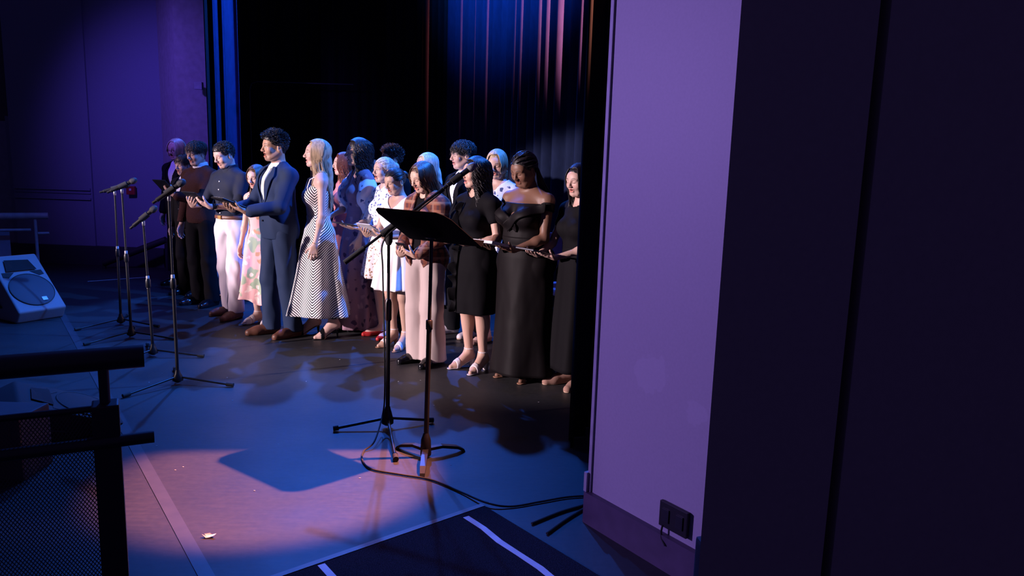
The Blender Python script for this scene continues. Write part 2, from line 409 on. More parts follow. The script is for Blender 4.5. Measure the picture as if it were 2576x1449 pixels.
def hand(Wp, d, n, tdir, curl, thumb=0.5, sc=1.0):
    d, n = nrm(d), np.asarray(n, float); n = nrm(n-d*n.dot(d)); tdir = np.asarray(tdir, float); t = nrm(tdir-d*tdir.dot(d)-n*tdir.dot(n))
    L = []; kn = []
    for i, (a, ln) in enumerate(((.031, .083), (.0105, .09), (-.0105, .085), (-.030, .076))):
        k = Wp+(t*a+d*ln)*sc; kn.append(k); L.append(cap(Wp+t*a*.55*sc+d*.012*sc, k, .0165*sc, .0115*sc, .012, t='hand'))
    for i, ln in enumerate((.071, .079, .073, .058)):
        p = kn[i]; dd = d+t*(.09-.06*i); q = 0
        for j, fr in enumerate((.45, .30, .25)):
            q += curl*(.9 if j == 0 else 1.15)*(1+.06*i); e = nrm(nrm(dd)*math.cos(q)+n*math.sin(q)); p2 = p+e*ln*fr*sc
            L.append(cap(p, p2, (.0092-.0008*j)*sc, (.0086-.0009*j)*sc, .003, t='hand')); p = p2
    a0 = Wp+(t*.022+d*.022)*sc; a1 = Wp+(t*.05+d*.05+n*.012*(1-thumb))*sc
    e = nrm(d*.75+t*(.55-thumb*.5)+n*(.5*(1-2*thumb))); a2 = a1+e*.03*sc; a3 = a2+nrm(e-t*.35+n*(.3-.6*thumb))*.026*sc
    L += [cap(a0, a1, .0165*sc, .012*sc, .01, t='hand'), cap(a1, a2, .011*sc, .0095*sc, .003, t='hand'), cap(a2, a3, .0095*sc, .008*sc, .003, t='hand')]
    return L
def arms(P, sw):
    L = []; P['wr'] = {}
    w = P['w']; tw = .55+.45*w; fs = .86 if P['fem'] else 1.0
    for side, x in (('R', -1), ('L', 1)):
        S = np.array([x*(sw+.006), .012, 1.395]); mode = P['arms'][side]
        if mode[0] == 'down':
            fy = mode[1] if len(mode) > 1 else 0; ox = mode[2] if len(mode) > 2 else .06
            wr = np.array([x*(sw+ox+.02*w), -.03+fy, .865]); el, wr = ik(S, wr, .285, .255, (x*.5, 1, 0))
            d, n, t, curl, th = nrm(nrm(wr-el)+np.array([0, -.05, -.6])), (-x, .15, 0), (0, -1, 0), .32, .15
        elif mode[0] == 'hold':                     # palm up under a tablet; C centre, a tilt, hw half width
            C, a, hw = P['tabC'], P['tabA'], P['tabW']
            fwd = np.array([0, -math.cos(a), math.sin(a)]); up = np.array([0, math.sin(a), math.cos(a)])
            wr = C + np.array([x*(hw+.005), 0, 0]) - fwd*.095 - up*.021; el, wr = ik(S, wr, .285, .255, (x*.55, .35, -1))
            d, n, t, curl, th = fwd+np.array([-x*.38, 0, 0]), up, (x, 0, 0), .10, -.05
        else:                                       # grip on the near edge of a booklet or phone, fingers underneath
            C, a, hw = P['tabC'], P['tabA'], P['tabW']
            fwd = np.array([0, -math.cos(a), math.sin(a)]); up = np.array([0, math.sin(a), math.cos(a)])
            wr = C + np.array([x*(hw+.055), 0, 0]) - fwd*.07 - up*.03; el, wr = ik(S, wr, .285, .255, (x*.6, .4, -1))
            d, n, t, curl, th = fwd*.75+np.array([-x*.8, 0, 0]), up, fwd+np.array([0, 0, .2]), .25, .0
        L += [cap(S, el, .049*tw*fs, .036*tw*fs, .03, t='uarm'), cap(el, wr, .037*tw*fs, .0245*fs*(.8+.2*w), .02, t='farm'),
              ell(el+(wr-el)*.25, (.037*tw*fs, .037*tw*fs, .037*tw*fs), .03, t='farm'), cap(wr-nrm(wr-el)*.01, wr+nrm(d)*.02, .022*fs, .021*fs, .015, t='wrist')]
        L += hand(wr, d, n, t, curl, th, .93 if P['fem'] else 1.0)
        P['wr'][side] = (S, el, wr, nrm(d))
    return L
def head(P):
    hy, hp = P['hy'], P['hp']; Rh = rotzn(hy) @ rotx(hp); piv = np.array([0, .012, 1.535]); cen = np.array([0, -.012, 1.635])
    g = lambda p: piv+Rh @ (np.array(p, float)+cen-piv)
    P['g'] = g; P['Rh'] = Rh; P['cen'] = g((0, 0, 0)); fs = .95 if P['fem'] else 1.0; fat = P.get('fat', 0)
    mo = P.get('mouth', .5)
    E = lambda c, r, k=.02, op='add', t='head': ell(g(c), r, k, Rh, op, t)
    C = lambda a, b, ra, rb=None, k=.012, op='add', t='head': cap(g(a), g(b), ra, rb, k, op, t)
    L = [cap((0, .025, 1.44), g((0, .025, -.06)), (.056 if not P['fem'] else .047)+fat*.3, (.056 if not P['fem'] else .049)+fat*.3, .03, t='neck'),
         E((0, .015, .034), (.075, .096, .086)), E((0, -.030, -.025), (.060+fat*.4, .062, .082), .03),
         E((0, -.055, .035), (.058, .035, .045), .03)]
    for x in (-1, 1):
        L += [C((x*.060, .018, -.035), (x*.030, -.055, -.090+.01*(1-fs)), .019+fat*.5, .017+fat*.4, .03),
              E((x*.040, -.062, -.022), (.025+fat*.3, .022+fat*.2, .026+fat*.3), .02),
              C((x*.014, -.086, .026), (x*.046, -.074, .024), .0095, .0085, .012),
              E((x*.077, .016, -.006), (.009, .019, .031), .008), E((x*.086, .010, -.004), (.006, .010, .018), .004, 'sub')]
    L += [C((0, -.068, -.092), (0, -.070, -.090), .0195*fs, .0195*fs, .02)]
    for x in (-1, 1): L += [E((x*.032, -.098, .006), (.017, .014, .011), .012, 'sub')]
    for x in (-1, 1): L += [E((x*.0315, -.0765, .006), (.0155, .0135, .0115), .004)]
    L += [C((0, -.090, .018), (0, -.108, -.018), .0085, .0105*fs, .012), E((0, -.110, -.024), (.0115, .011, .0095), .008)]
    for x in (-1, 1): L += [E((x*.0115, -.100, -.027), (.008, .011, .0075), .006)]
    zl = -.053
    L += [C((-.018, -.086, zl+.008), (.018, -.086, zl+.008), .0065, .0065, .008), C((-.006, -.092, zl+.009), (.006, -.092, zl+.009), .006, .006, .006),
          C((-.015, -.085-.002*mo, zl-.007-mo*.012), (.015, -.085-.002*mo, zl-.007-mo*.012), .0075, .0075, .008),
          E((0, -.094, zl-.002*mo), (.019-.003*mo, .020, .0018+.0095*mo), .003, 'sub')]
    return L
def skin_cols(V, P):
    base = np.array(P['skin']); C = np.tile(base, (len(V), 1)); q = (V-P['cen']) @ P['Rh']     # head-local
    x, y, z = q[:, 0], q[:, 1], q[:, 2]; ax = np.abs(x); fr = y < -.055
    def mix(m, c): C[:] = C*(1-m[:, None])+np.array(c)*m[:, None]
    sm = lambda e, w: np.clip(.5-e/w, 0, 1)*fr
    mo = P.get('mouth', .5); zl = -.053
    mix(np.clip(.5-(np.sqrt(((ax-.042)/.02)**2+((z+.022)/.02)**2)-1), 0, 1)*fr*.35, base*np.array((1.12, .82, .82)))
    lip = np.sqrt((x/.024)**2+((z-(zl-.001-mo*.004))/(.013+mo*.007))**2)-1
    mix(sm(lip, .35), P.get('lip', base*np.array((.95, .5, .5))))
    inn = np.sqrt((x/.016)**2+((z-(zl-.002*mo))/(.0015+mo*.0085))**2)-1
    mix(sm(inn, .4)*(y > -.094), (.05, .01, .012))
    bz = .0285+.006*(1-((ax-.032)/.02)**2)
    mix(sm(np.maximum(np.abs(z-bz)-.0032, np.abs(ax-.033)-.018), .004)*.85, P.get('brow', (.02, .012, .01)))
    if P.get('eyes', 'down') == 'down':
        ez = .0005-.0+((ax-.0315)/.015)**2*.003
        mix(sm(np.maximum(np.abs(z-ez)-.0016, np.abs(ax-.0315)-.0145), .003)*.9, (.015, .01, .01))
    else:
        e = np.sqrt(((ax-.0315)/.0125)**2+((z-.005)/.0058)**2)-1
        mix(sm(e, .5), (.55, .52, .52)); mix(sm(np.sqrt(((ax-.0325)/.0055)**2+((z-.005)/.0058)**2)-1, .5), (.03, .018, .012))
        mix(sm(np.maximum(np.abs(z-.0115)-.0016, np.abs(ax-.0315)-.014), .003)*.9, (.015, .01, .01))
    st = P.get('stubble', 0)
    if st: mix(np.clip(np.clip((-.035-z)/.02, 0, 1)*fr*st, 0, 1)*(np.abs(lip) > .3), base*.35)
    q2 = P.get('nail')
    return np.clip(C, 0, 1)
def stub(P):
    return [q for q in P['prims'] if q['t'] not in ('hair',)]
def make_body(P):
    pr = P['prims']
    parts = []
    hb = [p for p in pr if p['t'] == 'head' and p['op'] == 'add']; B = [bounds(p) for p in hb]
    boxes = [(np.min([b[0] for b in B], 0)-.012, np.max([b[1] for b in B], 0)+.012, .0042)]
    if P['vis'] > .3:
        for s in ('R', 'L'):
            S, el, wr, d = P['wr'][s]; hp = [p for p in pr if p['t'] == 'hand' and np.linalg.norm(p['a']-wr) < .25]
            B = [bounds(p) for p in hp]; boxes.append((np.min([b[0] for b in B], 0)-.008, np.max([b[1] for b in B], 0)+.008, .0038))
    ft = [p for p in pr if p['t'] == 'foot']
    if P.get('bare'):
        B = [bounds(p) for p in ft]; boxes.append((np.min([b[0] for b in B], 0)-.008, np.max([b[1] for b in B], 0)+.008, .0055))
    V, F = isosurf(pr, .0105); c = V[F].mean(1); m = np.ones(len(F), bool)
    for lo, hi, h in boxes: m &= ~((c > lo+.012) & (c < hi-.012)).all(1)
    parts.append((V, F[m]))
    done = []
    for lo, hi, h in boxes:
        V, F = isosurf(pr, h, lo, hi); c = V[F].mean(1); m = ((c > lo+h*1.2) & (c < hi-h*1.2)).all(1)
        for a, b in done: m &= ~((c > a+.01) & (c < b-.01)).all(1)
        done.append((lo, hi)); parts.append((V, F[m]))
    V, F = join(parts); used = np.zeros(len(V), bool); used[F.ravel()] = True; mp = np.cumsum(used)-1
    V = V[used]; F = mp[F]
    me = npmesh('person', V, F, P['s'], skin_cols(V, P))
    return me
def garment(P, name, mat, tags, off, keep=(), extra=(), h=.009, wr=None, col=None, phase=None, grow=None, vcut=None):
    pr = []
    for p in P['prims']:
        if p['t'] in tags and (p['op'] == 'add'):
            q = dict(p)
            if grow and p['t'] in grow: q['o'] = grow[p['t']]
            q['k'] = max(p['k'], .025); pr.append(q)
    pr += list(extra)
    V, F = isosurf(pr, h, None, None, off, keep, wr, .03, vcut)
    ph = phase(V) if phase else None
    return link(name, npmesh(name, V, F, P['s'], None, ph), P['obj'], mat)
def pgarment(P, name, mat, prims, h=.006, keep=(), wr=None, off=0.0):
    V, F = isosurf(prims, h, None, None, off, keep, wr)
    return link(name, npmesh(name, V, F, P['s']), P['obj'], mat)
def trousers(P, mat, knee=.072, hem=.078, zt=1.04, zb=.045, thigh=.098, wr=(.004, 34), name='trousers'):
    w = P['w']; pr = [dict(p) for p in P['prims'] if p['t'] == 'hip']
    for q in pr: q['o'] = 1
    for i, x in enumerate((-1, 1)):
        heel, ball, toe, D, an = P['feet'][i]; kn = [p for p in P['prims'] if p['t'] == 'leg'][i*3]['b']; hip = [p for p in P['prims'] if p['t'] == 'leg'][i*3]['a']
        pr += [cap(hip, kn, (thigh-.012)*w, knee-.012, .02), cap(kn, (an[0], an[1]-.005, zb-.02), knee-.012, hem-.012, .02)]
    V, F = isosurf(pr, .008, None, None, .012, [((0, 0, zt), (0, 0, 1)), ((0, 0, zb), (0, 0, -1))], wr)
    return link(name, npmesh(name, V, F, P['s']), P['obj'], mat)
def skirt(P, name, mat, rings, folds=9, amp=.02, seed=0, phase=None, hem=0.0, tilt=0):
    """lofted cloth: rings = [(z, rx, ry, cx, cy)]"""
    n = 180; m = 46; rs = np.array([r if len(r) == 5 else (*r, 0, 0) for r in rings], float); rng = np.random.RandomState(seed)
    t = np.linspace(0, 1, m); zz = np.interp(t, np.linspace(0, 1, len(rs)), rs[:, 0])
    a = np.linspace(0, 2*math.pi, n, endpoint=False); V = []
    p1, p2, p3 = rng.rand(3)*6.28
    for j in range(m):
        rr = [np.interp(t[j], np.linspace(0, 1, len(rs)), rs[:, i]) for i in (1, 2, 3, 4)]
        g = t[j]**1.3*amp
        f = (np.sin(folds*a+p1+.5*np.sin(2*a+p2))+.5*np.sin((folds*1.7//1)*a+p2+t[j])+.35*np.sin(3*a+p3))*g
        x = (rr[0]+f)*np.sin(a)+rr[2]; y = -(rr[1]+f)*np.cos(a)+rr[3]
        z = zz[j]+(np.sin(folds*a+p3)*.3+np.sin(a*2+p1))*hem*t[j]+tilt*t[j]*np.cos(a)
        V.append(np.stack([x, y, z], 1))
    V = np.concatenate(V); hi_ = np.where(V[:, 2] > .5)[0]
    V[hi_] = push_out(V[hi_], [p for p in P['prims'] if p['t'] in ('hip', 'leg', 'torso')], .014, 2)
    i = np.arange(n); F = []
    for j in range(m-1): F.append(np.stack([j*n+i, j*n+(i+1) % n, (j+1)*n+(i+1) % n, (j+1)*n+i], 1)[:, ::-1])
    F = np.concatenate(F)
    o = link(name, npmesh(name, V, F, P['s'], None, phase(V) if phase else None), P['obj'], mat)
    md = o.modifiers.new('thickness', 'SOLIDIFY'); md.thickness = .004; md.offset = -1
    return o
def shoes(P, kind, mat, mat2=None):
    mat2 = mat2 or mat
    for i, x in enumerate((-1, 1)):
        heel, ball, toe, D, an = P['feet'][i]; ft = [dict(p) for p in P['prims'] if p['t'] == 'foot'][i*4:i*4+4]; hh = P.get('hh', 0)
        if kind in ('oxford', 'sneaker', 'boot'):
            top = .085 if kind != 'boot' else .13
            pr = ft+[cap(ball-D*.02+np.array([0, 0, .006]), toe+D*.012+np.array([0, 0, .004]), .036, .022, .02)]
            s = pgarment(P, 'shoe', mat, pr, .0055, [((0, 0, top), (0, 0, 1)), ((0, 0, .006), (0, 0, -1))], None, .009)
            so = [cap(heel*[1, 1, 0]+[0, 0, .012], ball*[1, 1, 0]+[0, 0, .012], .040, .044, .01), cap(ball*[1, 1, 0]+[0, 0, .012], toe*[1, 1, 0]+D*.012+[0, 0, .012], .044, .03, .01)]
            zz = .022 if kind == 'oxford' else .03
            o = pgarment(P, 'sole', mat2, so, .005, [((0, 0, zz), (0, 0, 1)), ((0, 0, .001), (0, 0, -1))]); o.parent = s
            b = MB()
            for k in range(4):
                c = an*[1, 1, 0]+D*(.045+.018*k)+np.array([0, 0, .094-.012*k]); sd = np.array([-D[1], D[0], 0])*.017
                b.tube([(c-sd)*P['s'], (c+[0, 0, .004])*P['s'], (c+sd)*P['s']], .0022, 6)
            b.build('laces', mat2 if kind == 'oxford' else mat, s, True)
        elif kind == 'flat':
            s = pgarment(P, 'shoe', mat, ft, .0055, [((0, 0, .048), (0, 0, 1)), ((0, 0, .002), (0, 0, -1)), ((ball-D*.05), tuple(nrm(np.array([0, 0, 1])-D*1.1)))][:2], None, .006)
            o = pgarment(P, 'bow', mat, [ell(ball+[0.012, 0, .035], (.012, .008, .007), .004), ell(ball+[-.012, 0, .035], (.012, .008, .007), .004)], .004); o.parent = s
        else:                                       # sandals with a sole, toe band, ankle strap and a heel
            plat = .03 if kind == 'platform' else .008
            f2 = [dict(p) for p in ft if True]
            sole = [cap(heel-[0, 0, .030], ball-[0, 0, .025], .030, .036, .012), cap(ball-[0, 0, .025], toe+D*.008-[0, 0, .018], .036, .026, .012)]
            for q in sole: q['a'] = q['a']; q['b'] = q['b']
            V, F = isosurf(sole, .0045); up = nrm(np.cross(np.array([-D[1], D[0], 0]), nrm(ball-heel))); up = up if up[2] > 0 else -up
            # flatten each point towards the plane of the sole
            dd = (V-(ball-[0, 0, .026])) @ np.array([0, 0, 1.]); base = np.clip(((V-ball) @ (-D))/(np.linalg.norm((heel-ball)[:2])+1e-6), 0, 1)*hh
            V[:, 2] = base + (plat+.002)*.5 + np.clip((dd-base)*.3, -plat*.5, plat*.5)+.001
            s = link('shoe', npmesh('shoe', V, F, P['s']), P['obj'], mat2 if kind != 'platform' else mat)
            bands = []
            for dist in ((.0,) if kind != 'platform' else (.0, -.045, .03)):
                c = ball+D*dist
                pr = [dict(p) for p in ft]; wdt = .016 if kind != 'slide' else .03
                b = pgarment(P, 'toe_strap', mat, pr, .0045, [(tuple(c+D*wdt), tuple(D)), (tuple(c-D*wdt), tuple(-D)), ((0, 0, .004), (0, 0, -1))], None, .005); b.parent = s
            if kind != 'slide':
                sh = [dict(p) for p in P['prims'] if p['t'] == 'leg'][i*3+1]
                b = pgarment(P, 'ankle_strap', mat, [sh, dict(ft[0])], .0045, [((0, 0, an[2]+.022), (0, 0, 1)), ((0, 0, an[2]+.008), (0, 0, -1))], None, .004); b.parent = s
            if hh > .02:
                hb = heel+[0, .012, 0]; rr = .006 if kind == 'stiletto' else .022
                b = pgarment(P, 'heel', mat2, [cap((hb[0], hb[1], .006), (hb[0], hb[1]-.005, hh), rr, max(rr*1.4, .014), .01)], .004, [((0, 0, hh+.006), (0, 0, 1)), ((0, 0, .0005), (0, 0, -1))]); b.parent = s
# ---- hair
HR, HC = np.array([.0765, .098, .0885]), np.array([0, .015, .035])
def unit(a): return a/np.maximum(np.linalg.norm(a, axis=-1, keepdims=True), 1e-9)
def gN(P, q): return (P['g']((0, 0, 0))+np.asarray(q) @ P['Rh'].T)
def hair_cap(P, t, front=0.0, ear=True, low=0.0):
    g, Rh = P['g'], P['Rh']
    pr = [ell(g(HC), HR+t, .02, Rh)]
    if ear:
        for x in (-1, 1): pr.append(ell(g((x*.088, -.006, -.018)), (.03, .034, .042), .008, Rh, 'sub'))
    pr.append(ell(g((0, -.118, -.012-front)), (.068, .066, .078), .01, Rh, 'sub'))
    return pr, [(tuple(g((0, -.030, .020-low))), tuple(Rh @ nrm((0, -.62, -.78))))]
def flow(rng, u, amp, turns, n):
    """curl offsets: radius amp around the strand, growing from the root"""
    p = rng.rand(n, 1)*6.28; tr = turns*(1+.35*rng.randn(n, 1)); a = amp*np.minimum(u*4, 1)*(.7+.6*rng.rand(n, 1))
    return np.stack([a*np.cos(p+tr*6.28*u), a*np.sin(p+tr*6.28*u), .3*a*np.sin(p*2+tr*9*u)], -1)
def do_hair(P, mat):
    st = P['hair']; kind = st[0]; g, Rh = P['g'], P['Rh']; rng = np.random.RandomState(P['seed']); parts = []
    body = [p for p in P['prims'] if p['t'] in ('torso', 'sho', 'neck', 'head', 'uarm') and p['op'] == 'add']
    def dirs(n, f):
        out = np.zeros((0, 3))
        while len(out) < n:
            d = unit(rng.randn(n*3, 3)); out = np.concatenate([out, d[f(d*HR+HC)]])
        return out[:n]
    line = lambda q: (-.62*(q[:, 1]+.030)-.78*(q[:, 2]-.020) < 0) & ~((q[:, 1] < -.052) & (q[:, 2] < .062+.25*np.abs(q[:, 0]))) & ~((np.abs(q[:, 0]) > .055) & (q[:, 1] < .022) & (q[:, 1] > -.04) & (q[:, 2] < .018))
    if kind in ('crop', 'curly_crop', 'tousled'):
        t = st[1]; c, k = hair_cap(P, .005); parts.append(isosurf(c, .0042, None, None, 0, k, (.001, 200)))
        top = [ell(g((0, -.008, .058)), (.064+t*.3, .080+t*.3, .060+t*.55), .02, Rh)]; parts.append(isosurf(top, .005, None, None, 0, [(tuple(g((0, -.06, .052))), tuple(Rh @ nrm((0, -.5, -.87))))], (.0015, 150)))
        n = 1900; d = dirs(n, line); q = d*HR+HC; m = 9; u = np.linspace(0, 1, m)[None]; nr = unit(d/HR)
        tf = np.clip((q[:, 2]-.035)/.05, 0, 1)[:, None]
        if kind == 'curly_crop':
            L = (.007+(t*1.15-.007)*tf)*(.75+.5*rng.rand(n, 1)); pt = q[:, None]+nr[:, None]*(L*u)[..., None]+flow(rng, u, .005, 1.8, n)+np.array([0, -.2, 0])*(L*u*tf)[..., None]
            pt = gN(P, pt); rad = np.full((n, m), .0024)*(1-.5*u)
        else:
            F = np.stack([np.sign(q[:, 0])*.35+.25, -.85*np.ones(n)*np.where(q[:, 1] > .04, .25, 1), -.35*np.ones(n)-.7*(q[:, 1] > .02)], 1)+rng.randn(n, 3)*.30
            F = unit(F-nr*(F*nr).sum(1, keepdims=True)); L = (.016+(t*1.5)*tf)*(.7+.5*rng.rand(n, 1))
            pt = unit(d[:, None]+F[:, None]*(L*u/.088)[..., None])*(HR+.001+(t*.75*(.25+tf[..., None])*(np.sin(np.minimum(u*3, 2.2))*(.6+.6*rng.rand(n, 1)))[..., None]))+HC+flow(rng, u, .003, .8, n)
            pt[..., 2] -= (.010*u*u*(1+tf*.5)); pt = gN(P, pt); rad = np.full((n, m), .0023)*(1-.6*u)
        sh = pt.shape; pt = push_out(pt.reshape(-1, 3), [p for p in body if p['t'] in ('head', 'neck')], .003, 2).reshape(sh)
        parts.append(tubes_np(pt, rad))
    elif kind in ('bun', 'braids'):
        c, k = hair_cap(P, .006, 0, kind == 'bun'); parts.append(isosurf(c, .0042, None, None, 0, k, (.0008, 240)))
        n = 700 if kind == 'bun' else 130; m = 14; u = np.linspace(0, 1, m)[None]; d = dirs(n, line)
        e = unit(np.array([[0, 1.0, .12+st[1]*8]])) if kind == 'bun' else unit(np.stack([.30+.5*rng.rand(n), 1.0+0*rng.rand(n), -.25+.3*rng.rand(n)], 1))
        w = unit(d[:, None]*(1-u[..., None])+e.reshape(-1, 1, 3)*u[..., None]); pt = w*(HR+.009+(.010 if kind == 'braids' else 0)*np.sin(u*3.1)[..., None])+HC
        pt = gN(P, pt)
        if kind == 'bun':
            parts.append(tubes_np(pt, np.full((n, m), .0026))); cc = np.array([0, .128, .045+st[1]])
            parts.append(isosurf([ell(g(cc), (.030, .026, .030), .01, Rh)], .0045)); b = unit(rng.randn(40, 3)); a = unit(np.cross(b, [.3, .5, .8])); bb = np.cross(b, a); th = np.linspace(0, 6.28, 22)[None, :, None]
            lp = cc+(a[:, None]*np.cos(th)+bb[:, None]*np.sin(th))*.030+b[:, None]*.010; parts.append(tubes_np(gN(P, lp), np.full((40, 22), .0048)))
        else:
            L = st[1]; m2 = 14; v = np.linspace(0, 1, m2)[None, 1:]; end = pt[:, -1:]; zL = 1.50-L*(.7+.6*rng.rand(n, 1))
            tg = np.stack([.03+.13*rng.rand(n, 1)+0*v, .12+.03*rng.rand(n, 1)+0*v, np.broadcast_to(zL, (n, m2-1))], -1)
            f = v[..., None]; fall = end*(1-f)+tg*f; fall[..., 2] = end[..., 2]*(1-v**.8)+zL*v**.8
            pt = np.concatenate([pt, fall], 1); sh = pt.shape; pt = push_out(pt.reshape(-1, 3), body, .010, 3).reshape(sh)
            parts.append(tubes_np(pt, np.full(sh[:2], .0048)*(1+.18*np.sin(np.arange(sh[1])*2.2)), 5))
    else:                                               # 'long', length below the chin; curls and volume
        L, n, cr, vol, open_, curl = st[1:7]; side = st[7] if len(st) > 7 else 0
        c, k = hair_cap(P, .004+vol*.30, .0, False); c[-1]['r'] = np.array([.068, .080, .113]); parts.append(isosurf(c, .0045, None, None, 0, k, (.001, 200)))
        if L > .05:
            mass = [ell(g((0, .045, -.025)), (.070+vol*.6, .062+vol*.5, .115), .04, Rh), ell((0, .085+vol*.3, 1.50-L*.30), (.075+vol*.8, .040+vol*.4, .13+L*.32), .05)]
            parts.append(isosurf(mass, .006, None, None, 0, [], (.003, 110)))
        m = 30; u = np.linspace(0, 1, m)[None]; az = R(open_)+(2*math.pi-2*R(open_))*rng.rand(n, 1); x, y = np.sin(az), -np.cos(az); lay = rng.rand(n, 1)
        yy = -.062+.135*rng.rand(n, 1)*np.clip((y+1.2), .25, 1); part = .012*side
        q0 = np.concatenate([part+np.sign(x)*.003, yy, .035+(.097+vol*.5)*np.sqrt(np.clip(1-((yy-.015)/.108)**2, 0, 1))], 1)
        rr = 1+vol/.09*(.4+.6*lay)
        def el(h, k2=1.0): return np.concatenate([x*(.078*rr)*k2, .015+y*(.098*rr)*k2, np.full_like(x, h)], 1)
        q1 = el(.092+vol*.3, .84); q2 = el(.030, 1.03); q3 = el(-.045, 1.0 if L > .05 else .93)
        W = [gN(P, q) for q in (q0, q1, q2, q3)]
        hz = np.concatenate([x, y], 1) @ Rh[:2, :2].T; hz = unit(hz); zL = 1.535-L*(1+.22*rng.randn(n, 1)*.6)-(.012*rng.randn(n, 1))
        for f in (.33, .66, 1.0):
            z = W[3][:, 2:]+(zL-W[3][:, 2:])*f; rad = (.072+.030*f*min(1, L/.2))*(1+vol*5*(1-.3*f))*(.62+.38*lay)
            yq = .012+hz[:, 1:]*rad*1.15; yq = np.where((hz[:, 1:] > -.45) & (z < 1.47), np.maximum(yq, .075*f+.02), yq)
            W.append(np.concatenate([hz[:, :1]*rad*1.12, yq, z], 1))
        W = np.stack(W, 1); kn = W.shape[1]; tt = u[0]*(kn-1)*.9999; i0 = tt.astype(int); fr = (tt-i0)[None, :, None]
        g0 = lambda j: W[:, np.clip(i0+j, 0, kn-1)]
        pt = .5*((2*g0(0))+(g0(1)-g0(-1))*fr+(2*g0(-1)-5*g0(0)+4*g0(1)-g0(2))*fr**2+(3*g0(0)-g0(-1)-3*g0(1)+g0(2))*fr**3)
        if curl: pt = pt+flow(rng, np.maximum(u-.12, 0), cr, curl, n)
        else: pt = pt+flow(rng, u, .0025, 1.0, n)
        pt = push_out(pt.reshape(-1, 3), body+[c[0]], .004, 3).reshape(n, m, 3)
        parts.append(tubes_np(pt, np.full((n, m), .0030 if curl < 3 else .0042)*(1-.45*u**3)))
    V, F = join(parts)
    return link('hair', npmesh('hair', V, F, P['s']), P['obj'], mat)
def eyeglasses(P, mat):
    b = MB(); g = P['g']; s = P['s']
    for x in (-1, 1):
        b.tube([Vector(g((x*.033+.021*math.cos(a), -.104+.004*abs(math.cos(a)), .004+.018*math.sin(a))))*s for a in np.linspace(0, 2*math.pi, 20)], .0018*s, 6)
        b.tube([Vector(g((x*.054, -.10, .006)))*s, Vector(g((x*.080, 0, .008)))*s, Vector(g((x*.082, .02, -.004)))*s], .0016*s, 6)
    b.tube([Vector(g((-.012, -.106, .006)))*s, Vector(g((.012, -.106, .006)))*s], .0016*s, 6)
    return b.build('eyeglasses', mat, P['obj'], True)
def collar(P, mat, open_=.03, r=.066, top=1.515, name='collar'):
    c = cap((0, .026, 1.42), (0, .008, 1.56), r+.012, r-.006, .01)
    sub = [cap((0, .026, 1.42), (0, .008, 1.60), r-.002, r-.016, .004, 'sub'), cap((0, -.12, 1.56), (0, -.09, 1.40), open_, .006, .006, 'sub')]
    return pgarment(P, name, mat, [c]+sub, .0036, [((0, 0, top), (0, -.25, 1)), ((0, 0, 1.448), (0, .35, -1))])
def person(spec):
    P = dict(w=1.0, fem=False, hy=0, hp=0, arms={'R': ('hold',), 'L': ('hold',)}, tabC=np.array([0, -.36, 1.13]), tabA=R(32), tabW=.095, vis=1, skin=(.62, .40, .31), seed=1)
    P.update(spec)
    P['tabC'] = np.array(P['tabC'], float)
    if 'foot' in P: loc = floor_at(*P['foot'])
    else: q = at(P['top'][0], 700, P['Y']); loc = Vector((q.x, P['Y'], 0))
    # the head top pixel gives the standing height at that distance
    zt = at(P['top'][0], P['top'][1], loc.y).z; hs = P.get('hairh', .02)
    P['s'] = zt/(1.755+hs+P.get('hh', 0)*.0)
    if 'foot' not in P: P['s'] = P.get('hgt', P['s']*1.755)/1.755
    th0 = math.atan2(-loc.x, loc.y); P['yaw'] = th0-R(P['bt']); P['hy'] = -R(P['ht']-P['bt']); P['hp'] = R(P['hp'])
    T, sw = torso(P); P['prims'] = T+legs(P)+arms(P, sw)+head(P); P['sw'] = sw
    me = make_body(P)
    o = link('person', me, None, attr_mat('skin')); o.location = loc; o.rotation_euler = (0, 0, P['yaw'])
    P['obj'] = o; P['M'] = Matrix.Translation(loc) @ Matrix.Rotation(P['yaw'], 4, 'Z')
    tag(o, P['label'], 'person', 'choir singers in a row on the stage')
    P['dress'](P)
    if P.get('hair'): do_hair(P, P['hairmat'])
    if P.get('tab'): tablet(P)
    return P
def tablet(P):
    kind, label, mat, W, D2, T = P['tab']; s = P['s']; C = P['tabC']; a = P['tabA']
    nm = {'tablet': 'tablet', 'folder': 'folder', 'paper': 'sheet_music', 'phone': 'phone'}[kind]
    rot = Matrix.Rotation(-a, 4, 'X')
    o = empty(nm, (0, 0, 0)); b = MB(); b.box((0, 0, 0), (W, D2, T), None, min(T*.35, .004)); b.build('case', mat, o, True)
    if kind in ('tablet', 'phone'):
        MB().box((0, 0, T/2+.0006), (W*.9, D2*.92, .0012)).build('screen', solid('screen_glass', (.01, .01, .012), .1), o)
    elif kind == 'folder':
        MB().box((0, 0, T/2+.001), (W*.94, D2*.94, .002)).build('page', solid('page', (.55, .53, .55), .8), o)
    else:
        MB().box((0.003, 0.003, T/2+.001), (W, D2, .0014)).build('page', solid('page', (.55, .53, .55), .8), o)
    o.matrix_world = P['M'] @ Matrix.Translation(Vector(C)*s) @ rot
    tag(o, label, {'tablet': 'tablet', 'folder': 'folder', 'paper': 'sheet music', 'phone': 'phone'}[kind])
    return o
PLANE = lambda z, d=1: ((0, 0, z), (0, 0, d))
